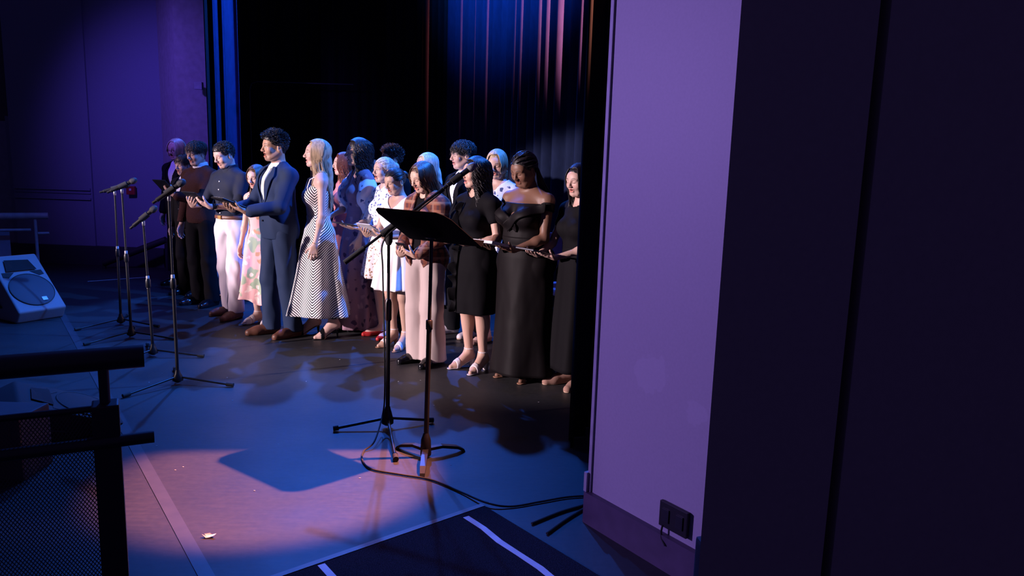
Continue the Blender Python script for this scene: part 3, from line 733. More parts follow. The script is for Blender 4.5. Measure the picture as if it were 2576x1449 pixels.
def sleeve_keep(P, frac_u=None, frac_f=None):
    """extra prims: parts of the arm that the sleeve covers"""
    out = []
    for s in ('R', 'L'):
        S, el, wr, d = P['wr'][s]; tw = .55+.45*P['w']; fs = .86 if P['fem'] else 1
        if frac_u is not None: out.append(cap(S, S+(el-S)*frac_u, .049*tw*fs, (.049+(.036-.049)*frac_u)*tw*fs, .03))
        if frac_f is not None: out.append(cap(el, el+(wr-el)*frac_f, .038*tw*fs, .030*fs, .02))
    return out
def neck_cut(r=.062, front=0.0, z=1.47):
    return [cap((0, .022, z-.01), (0, .01, 1.62), r, r+.02, .006, 'sub')]+([cap((0, -.10, z+.06), (0, -.125, z-front), .060, .016, .01, 'sub')] if front else [])

# ------------------------------------------------------------------ wardrobe
BLACK_WOOL = fabric('black_wool', (.008, .008, .010)); NAVY_WOOL = fabric('navy_wool', (.014, .027, .068), .8, .3)
WHITE_COT = fabric('white_cotton', (.72, .72, .74), .8, .25); CREAM_TWILL = fabric('cream_twill', (.47, .38, .36), .85, .4)
BROWN_KNIT = solid('brown_knit', (.042, .018, .017), .95, 0, (120, .5, (1, 1, .6), 2, .006), .1)
DENIM = fabric('dark_navy_shirt', (.008, .013, .030), .8, .4); OFFWHITE = fabric('white_trouser_twill', (.60, .56, .60), .85, .5)
LEATHER_BR = solid('brown_leather', (.11, .040, .022), .5, 0, (40, .2, None, 3, .006)); LEATHER_BK = solid('black_leather', (.006, .006, .008), .18)
SUEDE = solid('tan_suede', (.30, .17, .13), .9); WHITE_LTH = solid('white_leather', (.62, .55, .56), .5); RED_PAT = solid('red_patent', (.36, .02, .02), .25)
CORK = solid('cork', (.30, .15, .09), .8); GUM = solid('gum_rubber', (.42, .28, .20), .8); BLK_CREPE = fabric('black_crepe', (.006, .0055, .007), .75, .3)
SATIN_BLK = fabric('charcoal_satin', (.0065, .0050, .0058), .6, .3, spec=.12); STRIPES = stripe_mat('black_white_stripes', (.80, .78, .78), (.012, .012, .018))
PINK_PRINT = print_mat('pink_floral_print', (.66, .37, .36), [((.26, .34, .24), .42, 7), ((.42, .24, .15), .22, 9), ((.72, .56, .50), .26, 11)])
MAUVE_PRINT = print_mat('mauve_floral_print', (.30, .18, .23), [((.07, .04, .09), .30, 12), ((.46, .30, .32), .2, 9)])
PUFF_PRINT = print_mat('sheer_floral_print', (.74, .72, .78), [((.06, .08, .22), .23, 17)])
TAN_PRINT = print_mat('tan_sprig_print', (.74, .70, .70), [((.30, .17, .10), .32, 38)])
BLUE_SPRIG = print_mat('blue_sprig_print', (.72, .72, .76), [((.10, .13, .28), .34, 34)])
SCARF_PR = print_mat('blue_white_print', (.62, .64, .72), [((.05, .07, .16), .38, 20)])
PLAID = plaid_mat('rust_plaid_flannel'); BLUE_SATIN = solid('blue_satin', (.04, .16, .55), .3, 0, (14, .6, (1, 1, .3), 3, .03))
H_BLONDE = hair_mat('blonde_hair', (.42, .31, .20)); H_PALE = hair_mat('pale_blonde_hair', (.58, .50, .42)); H_BROWN = hair_mat('brown_hair', (.055, .028, .018))
H_DARK = hair_mat('dark_hair', (.013, .010, .011)); H_AUB = hair_mat('auburn_hair', (.13, .035, .02)); H_MID = hair_mat('chestnut_hair', (.085, .042, .026))
TAB_BK = solid('black_case', (.008, .008, .010), .3); TAB_WH = solid('white_case', (.55, .53, .56), .4); TAB_GY = solid('grey_case', (.12, .12, .14), .35)
GOLD = solid('gold', (.7, .45, .15), .3, 1.0); BUTTON = solid('button_pearl', (.8, .78, .76), .3)

ALLT = ('torso', 'sho', 'hip'); S3 = .9
def g_buttons(P, zs, y, mat=BUTTON, x=0, r=.006, parent=None):
    for z in zs:
        b = MB(); b.lathe(Vector((x, y(z) if callable(y) else y, z))*P['s'], [(r*P['s'], -.002), (r*P['s'], .003), (0.0005, .004)], 10, (0, -1, 0))
        b.build('button', mat, parent or P['obj'], True)
def front_y(P, off):
    """y of the chest surface in front, by height"""
    w = P['w']
    return lambda z: -(np.interp(z, [.9, 1.0, 1.1, 1.2, 1.3, 1.38, 1.44], [.112, .112, .100, .108, .112, .100, .062])*w+off)
def surf_strip(P, name, mat, edge, width, off, parent, n=8, thick=.004, sub=8):
    """a flat piece of cloth laid on the body: edge = inner edge points, width = vectors across"""
    e = bez([Vector(q) for q in edge], sub); w = bez([Vector(q) for q in width], sub); V = []; F = []
    for a, b in zip(e, w):
        for k in range(n): V.append(np.array(a)+np.array(b)*k/(n-1))
    V = np.array(V); body = [p for p in P['prims'] if p['t'] in ('torso', 'sho', 'hip', 'uarm')]
    pr = [p for p in body if p['op'] == 'add']
    V[:, 1] -= .02
    for _ in range(6):                                  # settle onto the surface at the given height
        d = np.full(len(V), 9.)
        for p in pr: d = smin(d, pdist(p, V[:, 0], V[:, 1], V[:, 2]), .05)
        V[:, 1] += np.clip(d-off, -.03, .03)
    m = len(e)
    for j in range(m-1):
        for k in range(n-1): F.append((j*n+k, j*n+k+1, (j+1)*n+k+1, (j+1)*n+k))
    o = link(name, npmesh(name, V, np.array(F), P['s']), parent, mat); md = o.modifiers.new('thickness', 'SOLIDIFY'); md.thickness = thick; md.offset = 0
    return o
def d_suit(P, mat, shirt, tie=False, cuff=True, pants=None):
    fy = front_y(P, .02)
    garment(P, 'shirt', shirt, ('torso', 'sho'), .010, [PLANE(1.0, -1)], neck_cut(.056, .02, 1.475), .009)
    collar(P, shirt, .030, .062)
    j = garment(P, 'jacket', mat, ALLT, .021, [PLANE(.86, -1)], sleeve_keep(P, 1, .86)+neck_cut(.070, 0, 1.475)+[ell((0, .008, 1.0), (.158*P['w'], .112*P['w'], .30), .05)], .0075, (.003, 30), vcut=[(1.12, -.02), (1.17, 0), (1.50, .082), (1.6, .09)])
    for x in (-1, 1):                                   # lapels lie on the jacket beside the opening
        surf_strip(P, 'lapel', mat, [(x*.066, -.075, 1.475), (x*.076, -.10, 1.42), (x*.070, -.12, 1.37), (x*.050, -.13, 1.28), (x*.020, -.14, 1.18), (x*.006, -.14, 1.145)],
                   [(x*.030, .012, .0), (x*.062, .01, -.012), (x*.064, .01, .0), (x*.058, .01, .012), (x*.022, 0, .008), (x*.003, 0, .002)], .031, j)
    g_buttons(P, (1.10, 1.02), lambda z: -.146*P['w'], solid('dark_button', (.02, .02, .03), .3), .012, .008, j)
    if cuff:
        for sd in ('R', 'L'):
            S, el, wr, d = P['wr'][sd]; u = nrm(wr-el)
            c = pgarment(P, 'shirt_cuff', shirt, [cap(el+(wr-el)*.86, wr-u*.012, .034, .031, .01)], .005)
    trousers(P, pants or mat, .080, .078, .95)
def d1(P):
    d_suit(P, BLACK_WOOL, WHITE_COT); shoes(P, 'oxford', LEATHER_BK); eyeglasses(P, solid('dark_frame', (.03, .02, .03), .3))
def d2(P):
    d_suit(P, BLACK_WOOL, WHITE_COT, cuff=False); shoes(P, 'oxford', LEATHER_BK)
def d3(P):
    trousers(P, BLACK_WOOL, .078, .078, 1.0)
    collar(P, WHITE_COT, .034, .078, 1.545)
    garment(P, 'sweater', BROWN_KNIT, ALLT, .022, [PLANE(.90, -1)], sleeve_keep(P, 1, .93)+neck_cut(.075, .0, 1.465), .0075, (.003, 26))
    shoes(P, 'oxford', LEATHER_BK)
def d4(P):
    trousers(P, OFFWHITE, .080, .082, 1.035, .06, wr=(.0045, 40))
    garment(P, 'shirt', DENIM, ALLT, .015, [PLANE(1.02, -1)], sleeve_keep(P, 1, .30)+neck_cut(.064, .07, 1.47), .0075, (.003, 34))
    collar(P, DENIM, .052, .078, 1.535)
    g_buttons(P, (1.37, 1.29, 1.21, 1.13, 1.06), front_y(P, .018))
    b = garment(P, 'belt', LEATHER_BR, ('hip', 'torso'), .020, [PLANE(1.035), PLANE(1.0, -1)], (), .006)
    MB().box(Vector((0, -.135, 1.017))*P['s'], (.04, .008, .034)).build('buckle', GOLD, b)
    wr = P['wr']['L']; u = nrm(wr[2]-wr[1]); w = pgarment(P, 'wristwatch', LEATHER_BK, [cap(wr[2]-u*.045, wr[2]-u*.028, .031, .030, .01)], .004)
    shoes(P, 'oxford', LEATHER_BR)
def d5(P):
    r = [(1.06, .125, .098), (.95, .172, .13), (.80, .195, .155), (.60, .215, .175), (.40, .235, .195), (.30, .25, .21)]
    skirt(P, 'skirt', PINK_PRINT, r, 7, .045, 3, None, .045)
    garment(P, 'bodice', PINK_PRINT, ('torso', 'hip'), .010, [PLANE(1.0, -1), PLANE(1.335)], (), .0075)
    s = P['s']; b = MB()
    for x in (-1, 1): b.tube([Vector(p)*s for p in ((x*.085, -.105, 1.33), (x*.088, -.075, 1.42), (x*.09, .0, 1.468), (x*.085, .08, 1.40), (x*.08, .1, 1.33))], .004, 6)
    b.build('shoulder_straps', PINK_PRINT, P['obj'], True)
    nk = MB(); nk.tube([Vector((.058*math.sin(a), -.012-.058*math.cos(a)-.02*max(0, math.cos(a)), 1.455-.045*max(0, math.cos(a))))*s for a in np.linspace(-1.6, 1.6, 15)], .002, 5)
    nk.build('necklace', solid('dark_cord', (.03, .02, .02)), P['obj'], True)
    shoes(P, 'platform', WHITE_LTH)
def d6(P):
    d_suit(P, NAVY_WOOL, WHITE_COT); shoes(P, 'oxford', LEATHER_BR)
    silk = fabric('ivory_silk', (.68, .64, .50), .5)
    surf_strip(P, 'tie', silk, [(-.015, -.08, 1.462), (-.011, -.09, 1.44), (-.020, -.1, 1.36), (-.030, -.12, 1.25), (-.034, -.12, 1.15)], [(.030, 0, 0), (.022, 0, 0), (.040, 0, 0), (.060, 0, 0), (.068, 0, 0)], .016, P['obj'], 8, .006)
def phase7(V):
    a = np.arctan2(V[:, 0], -V[:, 1]); t = np.abs((((a+.35)/(math.pi/2)) % 2)-1)     # folds of the chevron every quarter turn
    r = np.clip(.13+.16*np.clip((1.0-V[:, 2])/.9, 0, 1), .1, .3)
    return 56*(V[:, 2]*.74-t*(math.pi/2)*r*.80)
def d7(P):
    r = [(1.10, .110, .088), (.98, .155, .13), (.85, .185, .16), (.60, .225, .20), (.35, .268, .25), (.22, .29, .275)]
    skirt(P, 'skirt', STRIPES, r, 6, .028, 4, phase7, .008)
    garment(P, 'bodice', STRIPES, ('torso',), .009, [PLANE(1.06, -1), ((0, 0, 1.345), tuple(nrm((0, .35, 1))))], (), .0065, None, None, phase7)
    s = P['s']; b = MB()
    for x in (-1, 1): b.tube([Vector(p)*s for p in ((x*.072, -.110, 1.33), (x*.088, -.080, 1.42), (x*.095, .0, 1.462), (x*.06, .075, 1.40), (-x*.01, .092, 1.30))], .005, 6)
    b.build('shoulder_straps', STRIPES, P['obj'], True)
    wr = P['wr']['L']; u = nrm(wr[2]-wr[1]); pgarment(P, 'bracelet', GOLD, [cap(wr[2]-u*.012, wr[2]-u*.010, .025, .025, .01)], .003, [(tuple(wr[2]-u*.008), tuple(u)), (tuple(wr[2]-u*.014), tuple(-u))])
    shoes(P, 'stiletto', LEATHER_BK)
def d8(P):
    r = [(1.14, .112, .090), (1.0, .155, .125), (.80, .19, .165), (.50, .235, .205), (.25, .262, .235), (.03, .285, .26)]
    skirt(P, 'skirt', MAUVE_PRINT, r, 9, .030, 5, None, .006)
    garment(P, 'bodice', MAUVE_PRINT, ('torso', 'sho'), .011, [PLANE(1.08, -1)], neck_cut(.080, .14, 1.44), .0075)
    for sd in ('R', 'L'):
        S, el, wr, d = P['wr'][sd]; m = S+(el-S)*.5; x = -1 if sd == 'R' else 1
        pgarment(P, 'puff_sleeve', PUFF_PRINT, [ell(m+[x*.012, 0, -.005], (.098, .102, .135), .04), cap(S+[-x*.01, 0, .0], S+(el-S)*.2, .062, .075, .04), cap(S+(el-S)*.9, el, .05, .044, .03)], .007, (), (.007, 55))
    shoes(P, 'flat', LEATHER_BK)
def d_short(P, mat, zhem, z0=1.1, rr=None, folds=8, amp=.02, seed=2, sleeve=None, slmat=None, neck=(.075, .03, 1.45), bod=None, shoulders=True):
    r = rr or [(z0, .118, .093), (.98, .165, .13), (.85, .20, .165), (zhem, .235, .20)]
    skirt(P, 'skirt', mat, r, folds, amp, seed, None, .006)
    garment(P, 'bodice', bod or mat, ('torso', 'sho') if shoulders else ('torso',), .011, [PLANE(z0-.06, -1)], (sleeve_keep(P, sleeve[0], sleeve[1]) if sleeve else [])+neck_cut(*neck), .0075, (.0015, 30))
def d10(P):
    d_short(P, TAN_PRINT, .60, sleeve=(.95, None), bod=BLUE_SPRIG, neck=(.066, 0, 1.47)); shoes(P, 'flat', RED_PAT)
    for sd in ('R', 'L'):
        S, el, wr, d = P['wr'][sd]; pgarment(P, 'puff_sleeve', BLUE_SPRIG, [ell(S+(el-S)*.35, (.075, .078, .105), .04)], .007, (), (.005, 60))
def d12(P):
    d_short(P, fabric('white_linen', (.80, .79, .78), .85, .35), .60, folds=12, amp=.016, seed=8, neck=(.105, .07, 1.40), rr=[(1.1, .118, .093), (.98, .165, .13), (.84, .215, .175), (.60, .265, .225)]); shoes(P, 'sandal', WHITE_LTH, CORK)
    for sd in ('R', 'L'):
        S, el, wr, d = P['wr'][sd]; pgarment(P, 'short_sleeve', TAN_PRINT, [ell(S+(el-S)*.28, (.066, .066, .085), .04)], .007, (), (.004, 60))
    e = MB(); g = P['g']
    for x in (-1, 1): e.lathe(Vector(g((x*.086, .010, -.028)))*P['s'], [(.001, -.005), (.0045, 0), (.001, .005)], 8)
    e.build('earrings', GOLD, P['obj'], True)
def d14(P):
    trousers(P, CREAM_TWILL, .098, .118, 1.02, .035, .108, wr=(.0035, 28))
    garment(P, 'undershirt', BLK_CREPE, ALLT, .008, [PLANE(.95, -1)], neck_cut(.070, .04, 1.455), .009)
    sh = garment(P, 'overshirt', PLAID, ALLT, .026, [PLANE(.82, -1)], sleeve_keep(P, 1, .85)+neck_cut(.072, 0, 1.47), .0075, (.004, 28), grow={'hip': 1.5}, vcut=[(.8, .075), (1.0, .052), (1.3, .040), (1.5, .055)])
    shoes(P, 'boot', LEATHER_BK)
def d15(P):
    d_suit(P, BLACK_WOOL, WHITE_COT, cuff=False); shoes(P, 'sneaker', WHITE_LTH, GUM)
def d16(P):
    r = [(1.10, .135, .110), (.98, .190, .150), (.85, .205, .165), (.60, .210, .17), (.50, .205, .165)]
    skirt(P, 'skirt', BLK_CREPE, r, 5, .006, 2)
    garment(P, 'bodice', BLK_CREPE, ('torso', 'sho', 'hip'), .012, [PLANE(1.02, -1)], sleeve_keep(P, .42, None)+neck_cut(.078, .02, 1.455), .0075, (.002, 30))
    # ruffle falling down the front from neckline to hem
    V = []; F = []; m = 150; n = 9; s = P['s']; 
    for j in range(m):
        t = j/(m-1); z = 1.40-.88*t; rr = np.interp(z, [.5, .85, .98, 1.1, 1.25, 1.32, 1.42], [.17, .168, .155, .118, .150, .135, .085])*1.0
        for i in range(n):
            q = i/(n-1); am = .030*q
            V.append((-.035-.075*t*0-.040*q+am*.4*math.sin(t*58+q*1.5), -rr-.010-am*(1+.9*math.sin(t*47+1.2*math.sin(t*19))), z+am*.55*math.cos(t*53+q)))
    for j in range(m-1):
        for i in range(n-1): F.append((j*n+i, j*n+i+1, (j+1)*n+i+1, (j+1)*n+i))
    o = link('ruffle', npmesh('ruffle', np.array(V), np.array(F), s), P['obj'], BLK_CREPE); md = o.modifiers.new('thickness', 'SOLIDIFY'); md.thickness = .003
    shoes(P, 'block', WHITE_LTH)
def d17(P):
    d_short(P, SCARF_PR, .55, sleeve=(.9, .4), neck=(.09, .12, 1.44)); shoes(P, 'flat', SUEDE)
def d18(P):
    w = P['w']
    r = [(1.12, .128*w, .108*w), (.98, .172*w, .135*w), (.80, .178*w, .14*w), (.50, .180*w, .15*w), (.25, .19*w, .165*w), (.06, .205*w, .18*w)]
    skirt(P, 'skirt', SATIN_BLK, r, 4, .012, 12, None, .006)
    bd = garment(P, 'bodice', SATIN_BLK, ('torso', 'hip', 'sho'), .012, [PLANE(1.0, -1), PLANE(1.375)], [cap((0, -.20, 1.42), (0, -.17, 1.28), .085, .015, .015, 'sub')], .0065, (.0015, 30))
    S = {k: P['wr'][k] for k in ('R', 'L')}; s = P['s']
    for i, sd in enumerate(('R', 'L')):                 # draped band over each upper arm, crossing at the bust
        x = (-1, 1)[i]; Sh, el, wr, d = S[sd]; c = Sh+(el-Sh)*.17; Lw = (Sh-el); u = nrm(Lw)
        tw = .55+.45*w
        b = pgarment(P, 'shoulder_band', SATIN_BLK, [cap(Sh, el, .049*tw*.86+.010, .036*tw*.86+.010, .03)], .006, [(tuple(c+u*.028), tuple(u)), (tuple(c-u*.035), tuple(-u))])
        surf_strip(P, 'draped_fold', SATIN_BLK, [(x*.235, -.01, 1.385), (x*.185, -.06, 1.372), (x*.10, -.1, 1.335), (x*.02, -.1, 1.285), (-x*.06, -.1, 1.22)],
                   [(0, 0, -.070), (0, 0, -.072), (x*.008, 0, -.068), (x*.015, 0, -.07), (x*.02, 0, -.06)], .019+.005*i, bd, 10, .009)
    shoes(P, 'slide', BLK_CREPE, CORK)
def d19(P):
    r = [(1.12, .122, .10), (.98, .168, .13), (.80, .175, .14), (.50, .19, .16), (.14, .22, .19)]
    skirt(P, 'skirt', BLK_CREPE, r, 6, .014, 6)
    garment(P, 'bodice', BLK_CREPE, ('torso', 'sho'), .011, [PLANE(1.06, -1)], sleeve_keep(P, .4, None)+neck_cut(.085, .05, 1.44), .0075)
    shoes(P, 'boot', SUEDE, GUM)
def d_hidden(mat, long_=False):
    def f(P):
        r = [(1.12, .122, .10), (.98, .170, .135), (.80, .195, .16), (.30 if long_ else .6, .25, .22)]
        skirt(P, 'skirt', mat, r, 8, .03, P['seed']); garment(P, 'bodice', mat, ('torso', 'sho'), .011, [PLANE(1.06, -1)], sleeve_keep(P, .8, None)+neck_cut(.07, .03, 1.46), .009); shoes(P, 'flat', LEATHER_BK)
    return f
DOWN = {'R': ('down',), 'L': ('down',)}
PALE = (.52, .34, .285); MEDIUM = (.42, .24, .16); OLIVE = (.46, .29, .215); DEEP = (.17, .085, .055)
TB = lambda lab, m=TAB_BK: ('tablet', lab, m, .185, .25, .010)
FO = lambda lab, m=TAB_BK: ('folder', lab, m, .24, .31, .014)
PEOPLE = [
 dict(label='person with pale chin-length hair and glasses in a black suit, at the far left end', foot=(462, 716), top=(458, 347), bt=48, ht=42, hp=8, w=1.0, skin=PALE, arms=DOWN, dress=d1, hair=('long', -.035, 700, 0, .004, 30, 0, -2), hairmat=H_PALE, eyes='down', seed=11, mouth=.6, fem=False),
 dict(label='person whose face shows between the bespectacled singer and the one in the brown sweater', top=(478, 388), Y=8.45, bt=50, ht=52, hp=6, w=.95, skin=PALE, arms=DOWN, dress=d2, hair=('tousled', .02, 0), hairmat=H_BROWN, seed=12, mouth=.8, vis=0),
 dict(label='person with tousled brown hair in a brown sweater over a white collar, reading a tablet', foot=(515, 766), top=(503, 353), bt=50, ht=50, hp=12, w=1.0, skin=PALE, arms={'R': ('down', -.02), 'L': ('grip',)}, tabC=(-.02, -.40, 1.27), tabA=R(45), tabW=.05, dress=d3, hair=('tousled', .026, 0, 1.6), hairmat=H_BROWN, seed=13, mouth=.3, tab=TB('black tablet held up by the singer in the brown sweater')),
 dict(label='person with short dark curls in a navy button shirt, brown belt and white trousers', foot=(588, 794), top=(568, 352), bt=50, ht=58, hp=20, w=1.03, skin=PALE, arms={'R': ('grip',), 'L': ('grip',)}, tabC=(0, -.38, 1.20), tabA=R(35), tabW=.075, dress=d4, hair=('curly_crop', .016), hairmat=H_DARK, seed=14, mouth=.35, stubble=.35, stance=(.03, -.08), tab=TB('black tablet held by the singer in white trousers')),
 dict(label='person hidden but for a shiny blue skirt behind the white trousers', top=(588, 410), Y=8.3, bt=50, ht=60, hp=5, fem=True, skin=PALE, arms=DOWN, dress=d_hidden(BLUE_SATIN, True), hair=('tousled', .012, 0), hairmat=H_DARK, seed=41, vis=0, hgt=1.42),
 dict(label='person with wavy brown hair in a strappy pink floral dress and white platform sandals', foot=(660, 814), top=(636, 411), bt=40, ht=40, hp=14, w=.92, fem=True, bust=.8, skin=PALE, arms={'R': ('down', -.02), 'L': ('down',)}, dress=d5, hair=('long', .15, 800, .007, .006, 40, 1.6), hairmat=H_MID, seed=15, mouth=.9, bare=1, hh=.03),
 dict(label='tall person with a dark curly top in a navy suit and brown shoes', foot=(706, 842), top=(694, 329), bt=62, ht=70, hp=2, w=1.05, skin=(.40, .235, .16), arms={'R': ('grip',), 'L': ('grip',)}, tabC=(0, -.40, 1.16), tabA=R(22), tabW=.075, dress=d6, hair=('curly_crop', .034), hairmat=H_DARK, seed=16, mouth=1.1, eyes='open', stubble=.3, stance=(-.05, .05), tab=('folder', 'open black folder held by the singer in the navy suit', TAB_BK, .22, .30, .014)),
 dict(label='person with long straight blonde hair in a black and white striped dress', foot=(806, 846), top=(793, 348), bt=84, ht=80, hp=-2, w=.95, fem=True, skin=PALE, arms={'R': ('down',), 'L': ('down', -.03, .045)}, dress=d7, hair=('long', .30, 1000, .004, .004, 44, 0), hairmat=H_BLONDE, seed=17, mouth=.7, eyes='open', bare=1, hh=.085, stance=(-.07, .08)),
 dict(label='person with long dark curls in a floor-length mauve floral dress with puff sleeves', foot=(905, 824), top=(893, 345), bt=66, ht=80, hp=0, w=.98, fem=True, skin=PALE, arms={'R': ('hold',), 'L': ('down', -.08)}, tabC=(.03, -.34, 1.12), dress=d8, hair=('long', .22, 1100, .012, .022, 60, 6), hairmat=H_DARK, seed=18, mouth=.7, hairh=.025, vis=.2),
 dict(label='person with auburn hair showing in front of the dark curls of the mauve dress', top=(868, 382), Y=7.75, bt=75, ht=78, hp=0, fem=True, skin=PALE, arms=DOWN, dress=d_hidden(fabric('rose_cotton', (.45, .18, .20)), True), hair=('long', .15, 600, .008, .010, 40, 4), hairmat=H_AUB, seed=19, mouth=.4, vis=0),
 dict(label='person with brown hair peeking out behind the blonde updo', top=(945, 401), Y=7.6, bt=50, ht=45, hp=4, fem=True, skin=PALE, arms=DOWN, dress=d_hidden(fabric('peach_cotton', (.60, .26, .18))), hair=('tousled', .012, 0), hairmat=H_MID, seed=20, mouth=.3, vis=0),
 dict(label='person with a tall mass of dark auburn curls behind the blonde updo', top=(987, 367), Y=7.35, bt=60, ht=70, hp=0, skin=OLIVE, arms=DOWN, dress=d2, hair=('curly_crop', .036), hairmat=hair_mat('dark_auburn_hair', (.05, .018, .014)), seed=21, mouth=.4, vis=0),
 dict(label='person with a blonde updo in a pale sprigged dress and red shoes', foot=(968, 846), top=(975, 393), bt=55, ht=60, hp=0, w=.95, fem=True, skin=PALE, arms={'R': ('hold',), 'L': ('hold',)}, tabC=(0, -.40, 1.13), tabA=R(10), dress=d10, hair=('bun', 0), hairmat=H_PALE, seed=22, mouth=.9, eyes='open', bare=1, tab=TB('dark tablet held out by the singer with the blonde updo')),
 dict(label='person with a dark bun in a white dress and white heeled sandals', foot=(1000, 874), top=(1012, 418), bt=48, ht=52, hp=16, w=.98, fem=True, skin=OLIVE, arms={'R': ('grip',), 'L': ('grip',)}, tabC=(0, -.32, 1.18), tabA=R(30), tabW=.08, dress=d12, hair=('bun', -.01), hairmat=H_DARK, seed=23, mouth=.6, bare=1, hh=.07, tab=('paper', 'sheaf of pages held by the singer in the white dress', TAB_WH, .17, .22, .006)),
 dict(label='person with pale blonde hair whose head shows above the plaid overshirt', top=(1077, 382), Y=7.0, bt=55, ht=60, hp=8, fem=True, skin=PALE, arms=DOWN, dress=d_hidden(fabric('slate_cotton', (.06, .08, .16)), True), hair=('long', .15, 600, 0, .006, 44, 0), hairmat=H_PALE, seed=24, mouth=.3, vis=0),
 dict(label='person with brown layered hair in a rust plaid overshirt and wide cream trousers', foot=(1068, 912), top=(1080, 402), bt=42, ht=52, hp=20, w=1.0, fem=True, bust=.7, skin=(.60, .38, .29), arms={'R': ('grip',), 'L': ('grip',)}, tabC=(.0, -.26, 1.04), tabA=R(35), tabW=.03, dress=d14, hair=('long', .15, 900, .007, .010, 40, 1.8), hairmat=H_MID, seed=25, mouth=.7, tab=('phone', 'dark phone held by the singer in the plaid overshirt', TAB_BK, .08, .15, .009)),
 dict(label='tall person with swept dark hair, white shirt and sneakers in the back row', foot=(1160, 842), top=(1168, 352), bt=55, ht=66, hp=4, w=1.0, skin=PALE, arms=DOWN, dress=d15, hair=('tousled', .026, 0, 1), hairmat=H_DARK, seed=26, mouth=.5, vis=0, stance=(-.06, .06)),
 dict(label='person with long black curls in a ruffled black knee-length dress and white sandals', foot=(1190, 928), top=(1192, 392), bt=46, ht=66, hp=2, w=1.10, fem=True, skin=(.56, .35, .27), arms={'R': ('hold',), 'L': ('hold',)}, tabC=(0, -.30, 1.12), tabA=R(8), tabW=.10, dress=d16, hair=('long', .24, 1100, .012, .020, 56, 6), hairmat=H_DARK, seed=27, mouth=.8, eyes='open', bare=1, hh=.06, hairh=.022, tab=('paper', 'white booklet held by the singer with the black curls', TAB_WH, .20, .26, .008)),
 dict(label='person with a blonde bob and blue and white print top in the back row', top=(1245, 372), Y=6.55, bt=25, ht=18, hp=14, fem=True, skin=PALE, arms=DOWN, dress=d17, hair=('long', .0, 800, 0, .006, 36, 0), hairmat=H_BLONDE, seed=28, mouth=.25, vis=0),
 dict(label='person with braids swept back in a long black off-shoulder gown', foot=(1312, 948), top=(1308, 375), bt=40, ht=42, hp=24, w=1.36, fem=True, bust=1.12, belly=.02, fat=.014, skin=DEEP, arms={'R': ('hold',), 'L': ('hold',)}, tabC=(0, -.36, 1.08), tabA=R(12), tabW=.105, dress=d18, hair=('braids', .16), hairmat=H_DARK, seed=29, mouth=.3, bare=1, hh=.03, tab=('folder', 'white folder held by the singer in the off-shoulder gown', TAB_WH, .20, .27, .018)),
 dict(label='person in a black dress and tan shoes, half hidden by the dark curtain edge', foot=(1440, 968), top=(1476, 408), bt=46, ht=44, hp=10, w=1.02, fem=True, skin=PALE, arms={'R': ('hold',), 'L': ('hold',)}, tabC=(-.02, -.40, 1.10), tabA=R(12), tabW=.095, dress=d19, hair=('long', .26, 800, .006, .006, 42, 1.5), hairmat=H_DARK, seed=30, mouth=.3, tab=TB('grey tablet held beside the dark curtain edge', TAB_GY)),
]

# ------------------------------------------------------------------ the room: stage floor, proscenium, house walls, drapes
def floor_mat():
    m, nt, b = new_mat('painted_stage_floor')
    tc = nt.nodes.new('ShaderNodeTexCoord')
    n1 = nt.nodes.new('ShaderNodeTexNoise'); n1.inputs['Scale'].default_value = 1.3; n1.inputs['Detail'].default_value = 6
    n2 = nt.nodes.new('ShaderNodeTexNoise'); n2.inputs['Scale'].default_value = 34; n2.inputs['Detail'].default_value = 5
    mp = nt.nodes.new('ShaderNodeMapping'); mp.inputs['Rotation'].default_value = (0, 0, .6); mp.inputs['Scale'].default_value = (1, 9, 1)
    n3 = nt.nodes.new('ShaderNodeTexNoise'); n3.inputs['Scale'].default_value = 7; n3.inputs['Detail'].default_value = 5
    for n in (n1, n2): nt.links.new(tc.outputs['Object'], n.inputs['Vector'])
    nt.links.new(tc.outputs['Object'], mp.inputs[0]); nt.links.new(mp.outputs[0], n3.inputs['Vector'])
    a = nt.nodes.new('ShaderNodeMath'); a.operation = 'ADD'; nt.links.new(n1.outputs[0], a.inputs[0]); nt.links.new(n3.outputs[0], a.inputs[1])
    a2 = nt.nodes.new('ShaderNodeMath'); a2.operation = 'ADD'; nt.links.new(a.outputs[0], a2.inputs[0]); nt.links.new(n2.outputs[0], a2.inputs[1])
    mr = nt.nodes.new('ShaderNodeMapRange'); mr.inputs['From Min'].default_value = 1.1; mr.inputs['From Max'].default_value = 1.9
    mx = nt.nodes.new('ShaderNodeMix'); mx.data_type = 'RGBA'; mx.inputs[6].default_value = (.018, .018, .021, 1); mx.inputs[7].default_value = (.033, .032, .034, 1)
    nt.links.new(a2.outputs[0], mr.inputs[0]); nt.links.new(mr.outputs[0], mx.inputs['Factor']); nt.links.new(mx.outputs[2], b.inputs['Base Color'])
    m2 = nt.nodes.new('ShaderNodeMapRange'); m2.inputs['From Min'].default_value = .3; m2.inputs['From Max'].default_value = .7
    m2.inputs['To Min'].default_value = .42; m2.inputs['To Max'].default_value = .58; nt.links.new(n1.outputs[0], m2.inputs[0]); nt.links.new(m2.outputs[0], b.inputs['Roughness'])
    bp = nt.nodes.new('ShaderNodeBump'); bp.inputs['Strength'].default_value = .12; bp.inputs['Distance'].default_value = .004
    nt.links.new(n2.outputs[0], bp.inputs['Height']); nt.links.new(bp.outputs[0], b.inputs['Normal']); b.inputs['Specular IOR Level'].default_value = .35
    return m
FLOOR = floor_mat()
PAINT = solid('painted_plaster', (.42, .39, .44), .5, 0, (90, .05, None, 4, .002), .35, -1)
HOUSE = solid('house_wall_paint', (.15, .17, .26), .8, 0, (60, .06, None, 4, .003), .2, -1)
